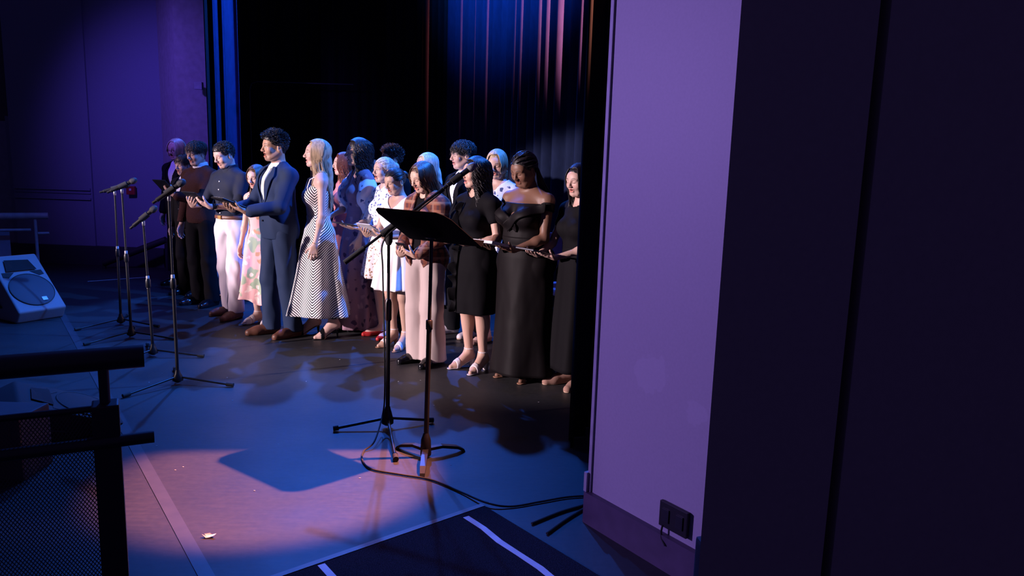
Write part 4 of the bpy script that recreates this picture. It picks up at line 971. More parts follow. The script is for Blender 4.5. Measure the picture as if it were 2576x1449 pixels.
VELOUR = solid('black_velour', (.010, .010, .013), .95, 0, (30, .2, (1, 1, .3), 3, .004), .05)
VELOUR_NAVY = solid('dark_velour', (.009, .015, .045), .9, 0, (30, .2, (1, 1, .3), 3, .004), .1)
BLKMET = solid('black_metal', (.012, .012, .014), .38, .3); RAILM = solid('rail_paint', (.020, .020, .028), .42); RUBBER = solid('black_rubber', (.012, .012, .012), .8)
CHROME = solid('worn_steel', (.45, .45, .48), .3, .9); WTAPE = solid('white_tape', (.62, .62, .66), .6); CARPET = solid('dark_carpet', (.020, .020, .028), .98, 0, (220, .8, None, 3, .006), .05, .5)
def X2(p, a, b): return Vector((p.x, p.y, 0))+U*a+N*b
structure(MB().box((-2.5, 6.0, -.05), (17, 17, .10)).build('floor', FLOOR))
def slab(a0, a1, b0, b1, z0, z1, origin=P0):
    """a box laid out along the stage front: a along U, b along N"""
    c = [X2(origin, a0, b0), X2(origin, a1, b0), X2(origin, a1, b1), X2(origin, a0, b1)]
    return MB().prism([(p.x, p.y) for p in c], z0, z1)
def on_wall(px, py, lift=0):          # a point on the near proscenium face
    d = ray(px, py); o_ = Vector((0, 0, CAM_H)); t = (P0-o_).dot(N)/d.dot(N); return o_+d*t+N*lift
def scuffed_paint():                 # the same paint with paler scrubbed patches
    m = PAINT.copy(); nt = m.node_tree; b = nt.nodes['Principled BSDF']; src = b.inputs['Base Color'].links[0].from_socket
    tc = nt.nodes.new('ShaderNodeTexCoord'); nz = nt.nodes.new('ShaderNodeTexNoise'); nz.inputs['Scale'].default_value = 16; nt.links.new(tc.outputs['Object'], nz.inputs['Vector'])
    for (px, py, r) in ((1636, 935, .085), (1752, 1035, .05)):
        c = on_wall(px, py); v = nt.nodes.new('ShaderNodeVectorMath'); v.operation = 'DISTANCE'; v.inputs[1].default_value = c; nt.links.new(tc.outputs['Object'], v.inputs[0])
        a = nt.nodes.new('ShaderNodeMath'); a.operation = 'MULTIPLY_ADD'; a.inputs[1].default_value = .13; nt.links.new(nz.outputs[0], a.inputs[0]); nt.links.new(v.outputs['Value'], a.inputs[2])
        g = nt.nodes.new('ShaderNodeMapRange'); g.inputs['From Min'].default_value = r+.055; g.inputs['From Max'].default_value = r+.065; g.inputs['To Min'].default_value = .22; g.inputs['To Max'].default_value = 0; nt.links.new(a.outputs[0], g.inputs[0])
        mx = nt.nodes.new('ShaderNodeMix'); mx.data_type = 'RGBA'; mx.inputs[7].default_value = (.56, .54, .60, 1); nt.links.new(g.outputs[0], mx.inputs['Factor']); nt.links.new(src, mx.inputs[6]); src = mx.outputs[2]
    nt.links.new(src, b.inputs['Base Color']); return m
structure(slab(-2.6, 0, -.36, 0, 0, 7.6).build('wall_right', scuffed_paint()))
structure(slab(-2.6, .012, -.37, .028, 0, .145).build('baseboard_right', solid('baseboard_paint', (.08, .055, .10), .5)))
structure(slab(-.008, .010, -.06, .009, .145, 7.6).build('trim_1', solid('corner_bead', (.38, .36, .42), .5)))
structure(slab(.004, .022, -.30, .022, .145, .235).build('trim_2', solid('corner_guard', (.40, .38, .44), .4)))
structure(slab(8.0, 8.98, -.36, 0, 0, 7.6).build('wall_left', solid('far_plaster', (.26, .24, .30), .7)))
structure(slab(7.97, 8.99, -.37, .03, 0, .30).build('baseboard_left', solid('baseboard_black', (.02, .02, .03), .7)))
Q = X2(P0, 8.98, 0)
def wq(x0, x1, y0, y1, z0, z1):              # house side wall, seen square on: x measured to the left of the far corner
    M = rotz(-.06); c = [Q+M @ Vector(v) for v in ((-x0, y0, 0), (-x1, y0, 0), (-x1, y1, 0), (-x0, y1, 0))]
    return MB().prism([(p.x, p.y) for p in c], z0, z1)
structure(wq(0, 1.02, .0, .25, 0, 7.6).build('wall_back', HOUSE))
structure(wq(1.02, 2.16, -.03, .25, 0, 7.6).build('wall_back_2', HOUSE))
structure(wq(2.16, 3.6, .18, .30, 0, 7.6).build('wall_back_3', solid('recess_paint', (.05, .05, .07), .8)))
for k, (z0, z1, dy) in enumerate(((1.03, 1.06, -.055), (.985, 1.0, -.045), (.90, .925, -.055))):
    structure(wq(1.04, 2.15, dy, -.02, z0, z1).build('trim_%d' % (3+k), HOUSE))
structure(wq(0, 2.4, -.10, .0, 0, .26).build('baseboard_back', solid('baseboard_black', (.02, .02, .03), .7)))
d = wq(2.30, 3.3, .12, .18, 0, 1.95).build('door_1', solid('door_paint', (.16, .17, .26), .6)); structure(d)
structure(wq(2.24, 2.30, .09, .18, 0, 2.02).build('trim_6', HOUSE))
# near dark side wall made of two flat panels with a gap
y0 = 1.55; xa = at(1813, 700, y0).x; xb = at(2140, 725, y0).x; xc = at(2172, 725, y0).x
DK = solid('near_wall_paint', (.44, .38, .40), .85, 0, (60, .1, None, 3, .003), .1, -1)
structure(MB().prism([(xa, y0), (xb, y0), (xb, y0+.10), (xa+.035, y0+.10)], 0, 3.8).build('wall_front', DK))
structure(MB().box(((xc+2.2)/2, y0+.06, 1.9), (2.2-xc, .10, 3.8), None, .003).build('wall_front_2', DK))
structure(MB().box(((xb+xc)/2, y0+.13, 1.9), (.10, .04, 3.8)).build('wall_front_3', solid('gap_black', (.008, .008, .01), .95)))

def drape(name, path, z0, z1, folds, amp, mat, label, seed=0, ease=1.0, grp=None):
    """a curtain hanging in folds along a floor path"""
    rng = np.random.RandomState(seed); p = np.array([(q[0], q[1]) for q in path], float); seg = np.r_[0, np.cumsum(np.linalg.norm(np.diff(p, axis=0), axis=1))]; Lt = seg[-1]
    n = folds*22; m = 14; u = np.linspace(0, 1, n); x = np.interp(u*Lt, seg, p[:, 0]); y = np.interp(u*Lt, seg, p[:, 1])
    tx = np.gradient(x); ty = np.gradient(y); l = np.hypot(tx, ty); nx, ny = ty/l, -tx/l
    w = np.cumsum(.55+.9*np.repeat(rng.rand(folds+1), 22)[:n]); w = w/w[-1]*folds
    A = .55+.75*np.interp(np.arange(n)/22, np.arange(folds+1), rng.rand(folds+1)); V = []
    for j in range(m):
        t = j/(m-1); z = z0+(z1-z0)*t; ph = w*2*math.pi+.5*math.sin(t*2+seed)*np.sin(w*.9)
        o = amp*A*(np.sin(ph)+.25*np.sin(2*ph+1))*(1-.12*math.sin(t*3)); sd = amp*.5*A*np.cos(ph)
        V.append(np.stack([x+nx*o+tx/l*sd, y+ny*o+ty/l*sd, np.full(n, z)], 1))
    I = np.arange(n*m).reshape(m, n); F = np.stack([I[:-1, :-1], I[:-1, 1:], I[1:, 1:], I[1:, :-1]], -1).reshape(-1, 4)
    V = np.concatenate(V); c = V.mean(0)*[1, 1, 0]
    o = link(name, npmesh(name, V-c, F), None, mat); o.location = c
    md = o.modifiers.new('thickness', 'SOLIDIFY'); md.thickness = .006
    tag(o, label, 'curtain', grp); return o
drape('stage_curtain', [(.345, 4.08), (.62, 4.75), (1.7, 5.3)], .005, 7.4, 9, .040, VELOUR, 'black curtain hanging right behind the near violet wall', 3)
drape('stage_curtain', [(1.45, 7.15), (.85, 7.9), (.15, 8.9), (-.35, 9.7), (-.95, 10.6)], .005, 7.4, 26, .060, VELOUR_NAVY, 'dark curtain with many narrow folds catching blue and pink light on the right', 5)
drape('stage_curtain', [(-.95, 10.9), (-1.9, 11.3)], .005, 7.4, 8, .035, VELOUR, 'black curtain fading into the dark behind the back row', 8)
a, b_ = at(544, 300, 10.35), at(601, 300, 10.35)
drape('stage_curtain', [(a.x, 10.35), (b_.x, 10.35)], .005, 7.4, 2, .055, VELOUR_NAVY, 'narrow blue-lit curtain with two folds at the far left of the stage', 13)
drape('stage_curtain', [(at(488, 300, 10.0).x-.35, 10.25), (at(546, 300, 10.2).x, 10.45)], .005, 7.4, 6, .03, VELOUR, 'black curtain between the far violet wall and the blue-lit folds', 9)
drape('backdrop', [(-6.2, 12.3), (1.8, 12.3)], .005, 7.5, 40, .03, VELOUR, 'black backdrop across the rear of the stage', 10)
# dim frame and box in the dark at the back
f = at(628, 205, 11.9); g = at(628, 640, 11.9); r = at(790, 214, 11.9)
o = MB().tube([(f.x, 11.9, 0.0), (f.x, 11.9, f.z-.12), (f.x+.03, 11.9, f.z-.03), (f.x+.12, 11.9, f.z), (r.x, 11.9, f.z), (r.x+.6, 11.9, f.z)], .008, 8).build('screen_frame', solid('frame_grey', (.05, .05, .07), .5), None, True)
tag(o, 'thin round-cornered pipe frame barely visible in front of the black backdrop', 'frame')
c = at(500, 216, 9.75); o = MB().box(c, (.10, .06, .09), None, .006).build('junction_box', solid('box_grey', (.14, .15, .2), .6)); tag(o, 'small grey box fixed high beside the far violet wall', 'box')

# floor seam, carpet and tape
e0, e1 = floor_at(528, 1465), floor_at(148, 776); dU = (e1-e0).normalized(); pn = Vector((-dU.y, dU.x, 0))
def strip(p, q, w, z, mat, name, th=.0015):
    p, q = Vector((p.x, p.y, 0)), Vector((q.x, q.y, 0)); d = (q-p).normalized(); n_ = Vector((-d.y, d.x, 0))*w/2
    return MB().prism([(v.x, v.y) for v in (p-n_, q-n_, q+n_, p+n_)], z, z+th).build(name, mat)
structure(strip(e0-dU*.8, e1+dU*2.0, .055, .0, solid('seam_strip', (.036, .036, .045), .5), 'trim_7', .003))
A, B, C = floor_at(740, 1440), floor_at(1215, 1275), floor_at(1500, 1449)
dBC = (C-B).normalized(); dAB = (B-A).normalized(); A2 = A-dAB*.15
cp = MB().prism([(v.x, v.y) for v in (A2, B, B+dBC*1.9, A2+dBC*1.9)], .0, .010).build('carpet_runner', CARPET); tag(cp, 'dark carpet runner with white tape lines leading off the stage toward the viewer', 'carpet')
o = strip(A2-dAB*.02, B, .028, .0, solid('metal_edge', (.16, .10, .08), .5), 'edge_strip', .012); o.parent = cp
t1, t2 = floor_at(1172, 1300, .010), floor_at(1392, 1455, .010); t3, t4 = floor_at(808, 1420, .010), floor_at(838, 1449, .010)
def tape(p, q, w, label, rip=0):
    d = (q-p); L = d.length; d.normalize(); n_ = Vector((-d.y, d.x, 0)); k = 14; V = []
    for i in range(k+1):
        off = .006*math.sin(i*2.1)*rip; w2 = w*(.5+.05*math.sin(i*3.3)); c_ = p+d*(L*i/k)+n_*off; V += [(c_.x-n_.x*w2, c_.y-n_.y*w2, p.z), (c_.x+n_.x*w2, c_.y+n_.y*w2, p.z)]
    m_ = MB(); top = [(x, y, z+.0008) for x, y, z in V]; F = []
    for i in range(k): F += [(2*i, 2*i+1, 2*i+3, 2*i+2), tuple(2*k+2+j for j in (2*i, 2*i+2, 2*i+3, 2*i+1)), (2*i, 2*i+2, 2*k+4+2*i, 2*k+2+2*i), (2*i+1, 2*k+3+2*i, 2*k+5+2*i, 2*i+3)]
    F += [(0, 2*k+2, 2*k+3, 1), (2*k, 2*k+1, 4*k+3, 4*k+2)]
    m_.add(V+top, F); o = m_.build('floor_tape', WTAPE); tag(o, label, 'tape'); return o
tape(t1, t1+(t2-t1)*3, .030, 'long white tape line along the right side of the carpet runner', 1)
tape(t3, t3+(t2-t1).normalized()*1.0, .030, 'short white tape end at the bottom edge on the carpet runner')
tape(floor_at(220, 708), floor_at(372, 697), .030, 'straight pale tape line on the stage floor in front of the far steps')
rs = np.random.RandomState(4)
def scrap(p, r, label, n=7, h=.3, name='paper_scrap'):
    m_ = MB(); a0 = rs.rand()*6; V = [(r*(.45+.75*rs.rand())*math.cos(a0+6.283*i/n), r*(.4+.6*rs.rand())*math.sin(a0+6.283*i/n)*.6, .0006+r*h*rs.rand()) for i in range(n)]
    V2 = [(x, y, z+.0012) for x, y, z in V]; m_.add(V+V2, [tuple(reversed(range(n))), tuple(range(n, 2*n))]+[(i, (i+1) % n, n+(i+1) % n, n+i) for i in range(n)])
    o = m_.build(name, WTAPE); o.location = p; tag(o, label, 'scrap', None if name != 'paper_scrap' else 'paper scraps scattered over the stage floor'); return o
scrap(floor_at(527, 1351), .030, 'crumpled piece of white tape lying near the bottom edge of the stage floor', 9, .5, 'tape_scrap')
for px, py in ((441, 1183), (461, 1175), (394, 1122), (375, 962), (408, 940), (585, 1008), (572, 950), (855, 905), (770, 960), (700, 1118), (540, 822), (1002, 960), (1058, 957), (1134, 1170), (1230, 1265), (905, 1203), (1092, 1020), (640, 1235), (1440, 1249), (1455, 1252), (1355, 1012)):
    scrap(floor_at(px, py), .0055, 'tiny white paper scrap on the dark stage floor', 5, .2)

# ------------------------------------------------------------------ things on the stage
def cable(name, pts, r, label, cat='cable', z=None):
    pp = bez([Vector(p) for p in pts], 14); o = MB().tube(pp, r, 8).build(name, RUBBER, None, True, pts[0]); tag(o, label, cat); return o
def lz(p, z): return Vector((p.x, p.y, z))
def mic_mesh(root, p, d, r=.018, L=.235, steel=False):
    """handheld microphone: p = clip point, d = direction to the grille"""
    d = Vector(d).normalized(); m = MB(); a = p-d*L*.45
    m.lathe(a, [(.008, -.03), (.010, -.028), (.010, 0), (r*.85, .004), (r*.80, L*.3), (r*.95, L*.68), (r*.95, L*.72)], 18, d); m.build('handle', solid('mic_body', (.015, .015, .017), .4), root, True)
    c = a+d*(L*.72); g = MB(); g.lathe(c, [(r*.95, 0), (r*1.30, .008), (r*1.42, .020), (r*1.42, .026), (r*1.35, .040), (r*1.0, .053), (r*.4, .060), (.0005, .061)], 20, d)
    g.build('grille', solid('steel_mesh', (.35, .35, .38), .45, .7, (900, .8, None, 1, .002)) if steel else solid('dark_mesh', (.03, .03, .035), .5, .5, (900, .8, None, 1, .002)), root, True)
def clip_mesh(root, p, d):
    m = MB(); d = Vector(d).normalized(); m.lathe(p-d*.035, [(.023, 0), (.023, .07)], 14, d); m.build('clip', RUBBER, root, True)
def mic_stand(base, top, mdir, label, miclabel, rot=0.0, tapez=.68):
    base = Vector((base.x, base.y, 0)); H = top.z; root = empty('microphone_stand', base); tag(root, label, 'microphone stand', 'straight microphone stands along the stage front')
    lean = Vector((top.x-base.x, top.y-base.y, 0)); lean = lean if lean.length < .12 else lean.normalized()*.12
    T = Vector((lean.x, lean.y, H))
    MB().tube([(0, 0, .05), T*.55], .0115, 12).build('lower_tube', BLKMET, root, True)
    MB().tube([T*.5, T-Vector((0, 0, .05))], .0080, 12).build('upper_tube', BLKMET, root, True)
    MB().lathe(T*.53, [(.013, -.03), (.019, -.02), (.019, .03), (.013, .045)], 14).build('clutch', BLKMET, root, True)
    MB().lathe(T*tapez/1.0*.8, [(.0105, -.05), (.0125, -.045), (.0125, .045), (.0105, .05)], 14).build('tape_band', solid('grey_tape', (.30, .30, .32), .6), root, True)
    MB().lathe((0, 0, .035), [(.012, -.02), (.036, -.005), (.038, .015), (.020, .045), (.014, .07)], 18).build('hub', BLKMET, root, True)
    MB().lathe(T-Vector((0, 0, .06)), [(.010, 0), (.012, .01), (.012, .035), (.007, .045)], 12).build('collar', CHROME, root, True)
    for k in range(3):
        a = rot+k*2*math.pi/3; e = Vector((math.cos(a), math.sin(a), 0))
        lg = MB().tube([e*.02+Vector((0, 0, .055)), e*.36+Vector((0, 0, .016))], .0075, 10).build('leg', BLKMET, root, True)
        MB().tube([e*.345+Vector((0, 0, .0175)), e*.395+Vector((0, 0, .0145))], .0135, 10).build('rubber_foot', RUBBER, lg, True)
    md = Vector(mdir).normalized(); clip_mesh(root, T+md*.01, md)
    mic = empty('microphone', base+T+md*.01); mic_mesh(mic, Vector((0, 0, 0)), md); tag(mic, miclabel, 'microphone')
    return root
def stand_px(b, t, m0, m1, *a, **k):
    base = floor_at(*b); top = at(t[0], t[1], base.y); p0 = at(m0[0], m0[1], base.y); p1 = at(m1[0], m1[1], base.y); d = p1-p0; d.y = .35*d.x; return mic_stand(base, top, d, *a, **k)
stand_px((448, 967), (424, 483), (395, 481), (466, 424), 'tallest straight microphone stand, nearest of the four on the left', 'black microphone in front of the bespectacled singer', R(-123))
stand_px((386, 897), (360, 548), (330, 542), (388, 487), 'short straight microphone stand beside the nearest one', 'black microphone on the shortest stand, tilted up steeply', R(-118))
stand_px((331, 850), (306, 468), (283, 470), (352, 434), 'straight microphone stand second from the left', 'black microphone pointing right on the second stand from the left', -2.2)
stand_px((305, 817), (288, 474), (257, 468), (300, 455), 'leftmost straight microphone stand', 'black microphone on the leftmost stand, partly behind its neighbour', R(-131))

# boom stand
bb = floor_at(975, 1076); bz = at(978, 577, bb.y)-bb; root = empty('boom_microphone_stand', bb); tag(root, 'black boom microphone stand with long angled arm beside the music stand', 'microphone stand')
J = Vector((bz.x, 0, bz.z)); MB().tube([(0, 0, .04), J*.62], .0125, 12).build('lower_tube', BLKMET, root, True); MB().tube([J*.56, J-Vector((0, 0, .02))], .0085, 12).build('upper_tube', BLKMET, root, True)
MB().lathe(J*.60, [(.014, -.06), (.020, -.05), (.020, .05), (.014, .07)], 14).build('clutch', solid('clutch_plastic', (.03, .015, .015), .4), root, True)
MB().lathe((0, 0, .05), [(.014, -.035), (.036, -.02), (.036, .0), (.026, .04), (.014, .085)], 18).build('hub', BLKMET, root, True)
for q in ((838, 1085), (1090, 1063), (996, 1163)):
    e = floor_at(*q)-bb; lg = MB().tube([Vector((0, 0, .06))+e*.05, lz(e*.93, .018)], .0085, 10).build('leg', BLKMET, root, True)
    MB().tube([lz(e*.90, .020), lz(e, .0165)], .0155, 12).build('rubber_foot', RUBBER, lg, True)
b0 = at(874, 648, bb.y)-bb; b1 = at(1150, 436, bb.y)-bb; b0.y = -.12; b1.y = .15; bd = (b1-b0).normalized()
mid = b0+bd*((J-b0).dot(bd)); b0 += J-mid; b1 += J-mid
MB().tube([b0, b0+bd*.14], .0150, 12).build('counterweight', RUBBER, root, True); MB().tube([b0+bd*.1, b1-bd*.10], .0080, 12).build('boom_arm', BLKMET, root, True)
MB().tube([J-bd*.05, J+bd*.05], .021, 12).build('boom_joint', RUBBER, root, True); MB().lathe(J-Vector((0, 0, .04)), [(.013, -.05), (.022, -.03), (.024, .02), (.015, .05)], 14).build('knuckle', RUBBER, root, True)
MB().tube([J+Vector((0, -.02, 0)), J+Vector((-.03, -.05, -.04))], .004, 6).build('thumbscrew', BLKMET, root, True)
clip_mesh(root, b1-bd*.03, bd); mic = empty('microphone', bb+b1); mic_mesh(mic, Vector((0, 0, 0)), bd, .0175, .22, True); tag(mic, 'microphone with steel grille on the boom arm above the music stand', 'microphone')
wp = [bb+b1-bd*.12+Vector((0, 0, -.015)), bb+J+bd*.15+Vector((0, -.03, -.025)), bb+J+Vector((-.02, -.045, -.06)), bb+J*.8+Vector((-.028, -.03, 0)), bb+J*.5+Vector((-.018, -.03, 0)), bb+J*.2+Vector((-.012, -.035, 0)), bb+Vector((-.02, -.06, .10)), floor_at(942, 1110, .03), floor_at(915, 1135, .007), floor_at(912, 1158, .007), floor_at(935, 1180, .007), floor_at(1010, 1194, .007), floor_at(1085, 1207, .007), floor_at(1160, 1238, .007), floor_at(1225, 1265, .016), floor_at(1285, 1274, .007), floor_at(1360, 1262, .007), floor_at(1430, 1250, .007), floor_at(1500, 1246, .007)]
cable('microphone_cable', wp, .0048, 'black cable hanging from the boom stand and snaking across the floor')
cable('floor_cable', [floor_at(1500, 1258, .007), floor_at(1470, 1270, .007), floor_at(1410, 1288, .007), floor_at(1338, 1317, .007)], .006, 'black cable end fanning out from the wall base, upper of the two')
cable('floor_cable', [floor_at(1500, 1262, .007), floor_at(1465, 1282, .007), floor_at(1420, 1310, .007), floor_at(1376, 1342, .007)], .006, 'black cable end fanning out from the wall base, lower of the two')

# music stand
mb = floor_at(1071, 1150); root = empty('music_stand', mb); tag(root, 'black music stand with wide solid desk in the foreground', 'music stand')
pv = at(1086, 590, mb.y)-mb; top = Vector((pv.x, 0, pv.z)); MB().tube([(0, 0, .06), top*.62], .0135, 14).build('lower_tube', BLKMET, root, True); MB().tube([top*.55, top], .0095, 14).build('upper_tube', BLKMET, root, True)
MB().lathe(top*.6, [(.014, -.02), (.018, -.015), (.018, .03), (.014, .035)], 14).build('clutch', BLKMET, root, True)
MB().lathe((0, 0, .0), [(.028, .012), (.030, .02), (.027, .10), (.018, .125), (.014, .14)], 18).build('hub', BLKMET, root, True)
for q in ((998, 1128), (1168, 1134), (1062, 1200)):
    e = floor_at(*q)-mb; e.z = 0; n_ = Vector((-e.y, e.x, 0)).normalized()*.016; V = []; F = []
    for i, (f_, z_) in enumerate(((.08, .055), (.4, .058), (.8, .038), (.97, .016), (1.0, .003))):
        for sgn in (-1, 1):
            w_ = n_*(1 if i < 3 else .8); V += [e*f_+w_*sgn+Vector((0, 0, z_)), e*f_+w_*sgn+Vector((0, 0, max(z_-.016, .0005)))]
    for i in range(4):
        k = i*4; F += [(k, k+4, k+6, k+2), (k+1, k+3, k+7, k+5), (k, k+1, k+5, k+4), (k+2, k+6, k+7, k+3)]
    F += [(0, 2, 3, 1), (16, 17, 19, 18)]; MB().add(V, F).build('leg', BLKMET, root)
wv = Vector((.80, -.60, 0)).normalized(); tilt = R(32); hz = Vector((-.60, -.80, 0)); vv = hz*math.cos(tilt)+Vector((0, 0, 1))*math.sin(tilt); nn = wv.cross(vv).normalized(); nn = nn if nn.z > 0 else -nn
cd = top+vv*.06+nn*.012; Wd, Hd = .255, .17; V = []; prof = [(-Wd, -Hd), (Wd, -Hd), (Wd, Hd*.62), (Wd*.93, Hd*.86), (Wd*.80, Hd), (-Wd*.80, Hd), (-Wd*.93, Hd*.86), (-Wd, Hd*.62)]
V = [cd+wv*a_+vv*b_+nn*.0015 for a_, b_ in prof]+[cd+wv*a_+vv*b_-nn*.0015 for a_, b_ in prof]
DESK = solid('desk_paint', (.004, .004, .007), .85, spec=.08); desk = MB().add(V, [tuple(range(8)), tuple(range(15, 7, -1))]+[(i, (i+1) % 8, 8+(i+1) % 8, 8+i) for i in range(8)]).build('desk', DESK, root)
V = []; 
for a_ in (-Wd, Wd):
    for v_, n2 in ((-Hd, 0), (-Hd, .035), (-Hd+.003, .035), (-Hd+.003, 0)): V.append(cd+wv*a_+vv*v_+nn*n2)
MB().add(V, [(0, 1, 5, 4), (1, 2, 6, 5), (2, 3, 7, 6), (0, 3, 2, 1), (4, 5, 6, 7), (0, 4, 7, 3)]).build('ledge', DESK, desk)
m_ = MB(); V = [cd+wv*a_+vv*b_-nn*n2 for a_, b_, n2 in ((-.07, .10, .002), (.07, .10, .002), (.055, -.09, .002), (-.055, -.09, .002), (-.03, .05, .034), (.03, .05, .034), (.03, -.06, .034), (-.03, -.06, .034))]
m_.add(V, [(0, 1, 2, 3), (4, 7, 6, 5), (0, 4, 5, 1), (1, 5, 6, 2), (2, 6, 7, 3), (3, 7, 4, 0)]).build('bracket', DESK, desk)
MB().tube([top-wv*.035-nn*.012, top+wv*.035-nn*.012], .012, 12).build('pivot', BLKMET, root, True)

# stage monitors
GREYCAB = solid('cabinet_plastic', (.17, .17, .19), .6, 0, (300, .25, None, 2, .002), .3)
def wedge(loc, nh, label, mat=None):
    GREYCAB = mat or globals()['GREYCAB']
    root = empty('stage_monitor', loc); root.rotation_euler = (0, 0, math.atan2(nh[0], -nh[1])); tag(root, label, 'speaker', 'stage monitors along the stage front')
    W = .215; prof = [(-.0, .11), (.50, .58), (.66, .44), (.46, .0), (.07, .0)]       # local: front faces -Y and up
    bm = bmesh.new(); vs = [[bm.verts.new((x*(W if y < .6 else W*.86), y, z)) for y, z in prof] for x in (-1, 1)]
    bm.faces.new(vs[0]); bm.faces.new(list(reversed(vs[1])))
    for i in range(5): bm.faces.new((vs[0][i], vs[1][i], vs[1][(i+1) % 5], vs[0][(i+1) % 5]))
    bmesh.ops.recalc_face_normals(bm, faces=bm.faces); bmesh.ops.bevel(bm, geom=list(bm.edges), offset=.022, segments=4, affect='EDGES', profile=.6)
    me = bpy.data.meshes.new('cabinet'); bm.to_mesh(me); bm.free(); cab = link('cabinet', me, root, GREYCAB, True); me.set_sharp_from_angle(angle=R(50))
    v = Vector((0, .50, .47)).normalized(); n_ = Vector((0, -.47, .50)).normalized(); x = Vector((1, 0, 0)); o0 = Vector((0, 0, .11))
    P_ = lambda a, b, c=0: o0+x*a+v*b+n_*c
    G = MB(); G.lathe(P_(0, .245, .001), [(.186, 0), (.186, .008), (.170, .014), (.08, .022), (.0005, .024)], 40, n_); G.build('grille', mat or solid('perforated_steel', (.06, .065, .08), .55, .4, (700, .9, None, 1, .002)), root, True)
    G = MB(); G.lathe(P_(0, .245, .0), [(.190, 0), (.192, .012), (.186, .012), (.184, 0)], 40, n_); G.build('surround', RUBBER, root, True)
    # horn: a recessed flare with a dark throat
    H_ = MB(); out = [(-.135, .475), (.135, .475), (.105, .600), (-.105, .615)]; inn = [(-.06, .525), (.06, .525), (.055, .56), (-.055, .56)]
    V = [P_(a, b, .016) for a, b in out]+[P_(a, b, .004) for a, b in inn]; H_.add(V, [(0, 1, 5, 4), (1, 2, 6, 5), (2, 3, 7, 6), (3, 0, 4, 7), (4, 5, 6, 7)]); H_.build('horn', solid('horn_black', (.004, .004, .006), .9), root)
    for sgn in (-1, 1):
        p_ = MB(); q = [(.070, .468), (.175, .474), (.182, .420), (.135, .408)]; V = [P_(sgn*a, b, .004) for a, b in q]+[P_(sgn*a, b, -.01) for a, b in q]
        p_.add(V, [(0, 1, 2, 3), (4, 7, 6, 5)]+[(i, (i+1) % 4, 4+(i+1) % 4, 4+i) for i in range(4)]); p_.build('port', solid('port_black', (.006, .006, .008), .8), root)
    l_ = MB(); q = P_(.055, .115, .022); l_.box((0, 0, 0), (.045, .040, .003), None, .001); lg = l_.build('badge', solid('badge_silver', (.6, .62, .68), .35, .6), root); lg.matrix_local = Matrix.Translation(q) @ n_.to_track_quat('Z', 'Y').to_matrix().to_4x4()
    MB().tube([(-W-.004, .30, .12), (-W-.02, .32, .15), (-W-.02, .40, .20), (-W-.004, .42, .22)], .010, 8).build('handle', RUBBER, root, True)
    return root
wedge(floor_at(112, 808), (.864, -.513), 'pale grey stage monitor tilted back on the floor at the far left')
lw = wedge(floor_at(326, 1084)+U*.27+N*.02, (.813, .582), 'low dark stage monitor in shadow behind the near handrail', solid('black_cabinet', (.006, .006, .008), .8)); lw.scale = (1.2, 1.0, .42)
sb = floor_at(10, 1030, .32); o = MB().box((0, 0, .16), (.30, .24, .32), None, .01).box((.05, -.121, .25), (.10, .004, .05)).build('stage_box', solid('stage_box_grey', (.05, .04, .05), .7)); o.location = (sb.x, sb.y, 0); tag(o, 'small grey box on the floor behind the near mesh panel', 'box')

# handrails
def near_rail():
    z0 = at(362, 895, 1.52).z; e = floor_at(362, 895, z0); l = floor_at(-120, 934, z0); dr = (e-l).normalized()
    root = empty('handrail', (e.x, e.y, 0)); tag(root, 'dark handrail with mesh panel in the bottom left foreground', 'handrail'); o = Vector((e.x, e.y, 0)); t = lambda p: p-o
    MB().tube([t(l), t(e)], .0235, 20).build('top_rail', RAILM, root, True)
    pc = floor_at(258, 905, z0); pb = Vector((pc.x, pc.y, 0))
    MB().tube([t(pb)+Vector((0, 0, z0-.10)), t(pc)], .010, 12).build('rail_bracket', RAILM, root, True)
    MB().box(t(pb)+Vector((0, 0, (z0-.09)/2)), (.050, .050, z0-.09), Matrix.Rotation(math.atan2(dr.y, dr.x), 3, 'Z'), .004).build('post', RAILM, root)
    z1 = at(388, 1098, 1.50).z; s1 = floor_at(388, 1098, z1); MB().tube([t(s1)-dr*.75, t(s1)], .0125, 16).build('lower_rail', RAILM, root, True)
    zt = at(228, 1016, 1.50).z; pr = t(pb)-dr*.02; pl = pr-dr*.75
    MB().tube([lz(pl, zt), lz(pr, zt)], .007, 10).build('panel_frame', RAILM, root, True)
    # expanded metal mesh: a lattice of thin crossing wires
    V = []; F = []; m_ = MB(); cw, chh = .0070, .0052; n = int(.42/cw)
    for i in range(-110, n+2):
        for sgn in (1, -1):
            s0 = i*cw if sgn > 0 else i*cw; pts = []
            L = .55; x0 = s0; x1 = s0+L*cw/chh*.5*1
            a, b = (x0, 0.0), (x1, -L)
            if sgn < 0: a, b = (x1, 0.0), (x0, -L)
            # clip to the panel width
            def cl(a, b):
                (xa_, za), (xb_, zb) = a, b; ta, tb = 0, 1; dx = xb_-xa_
                for lo_, hi_ in ((0, .42),):
                    r_ = sorted(((lo_-xa_)/dx, (hi_-xa_)/dx)); ta = max(ta, r_[0]); tb = min(tb, r_[1])
                if ta >= tb: return None
                return (xa_+dx*ta, za+(zb-za)*ta), (xa_+dx*tb, za+(zb-za)*tb)
            c_ = cl(a, b)
            if c_: m_.tube([pr-dr*c_[0][0]+Vector((0, 0, zt+c_[0][1])), pr-dr*c_[1][0]+Vector((0, 0, zt+c_[1][1]))], .0010, 3)
    m_.build('mesh_panel', RAILM, root)
near_rail()
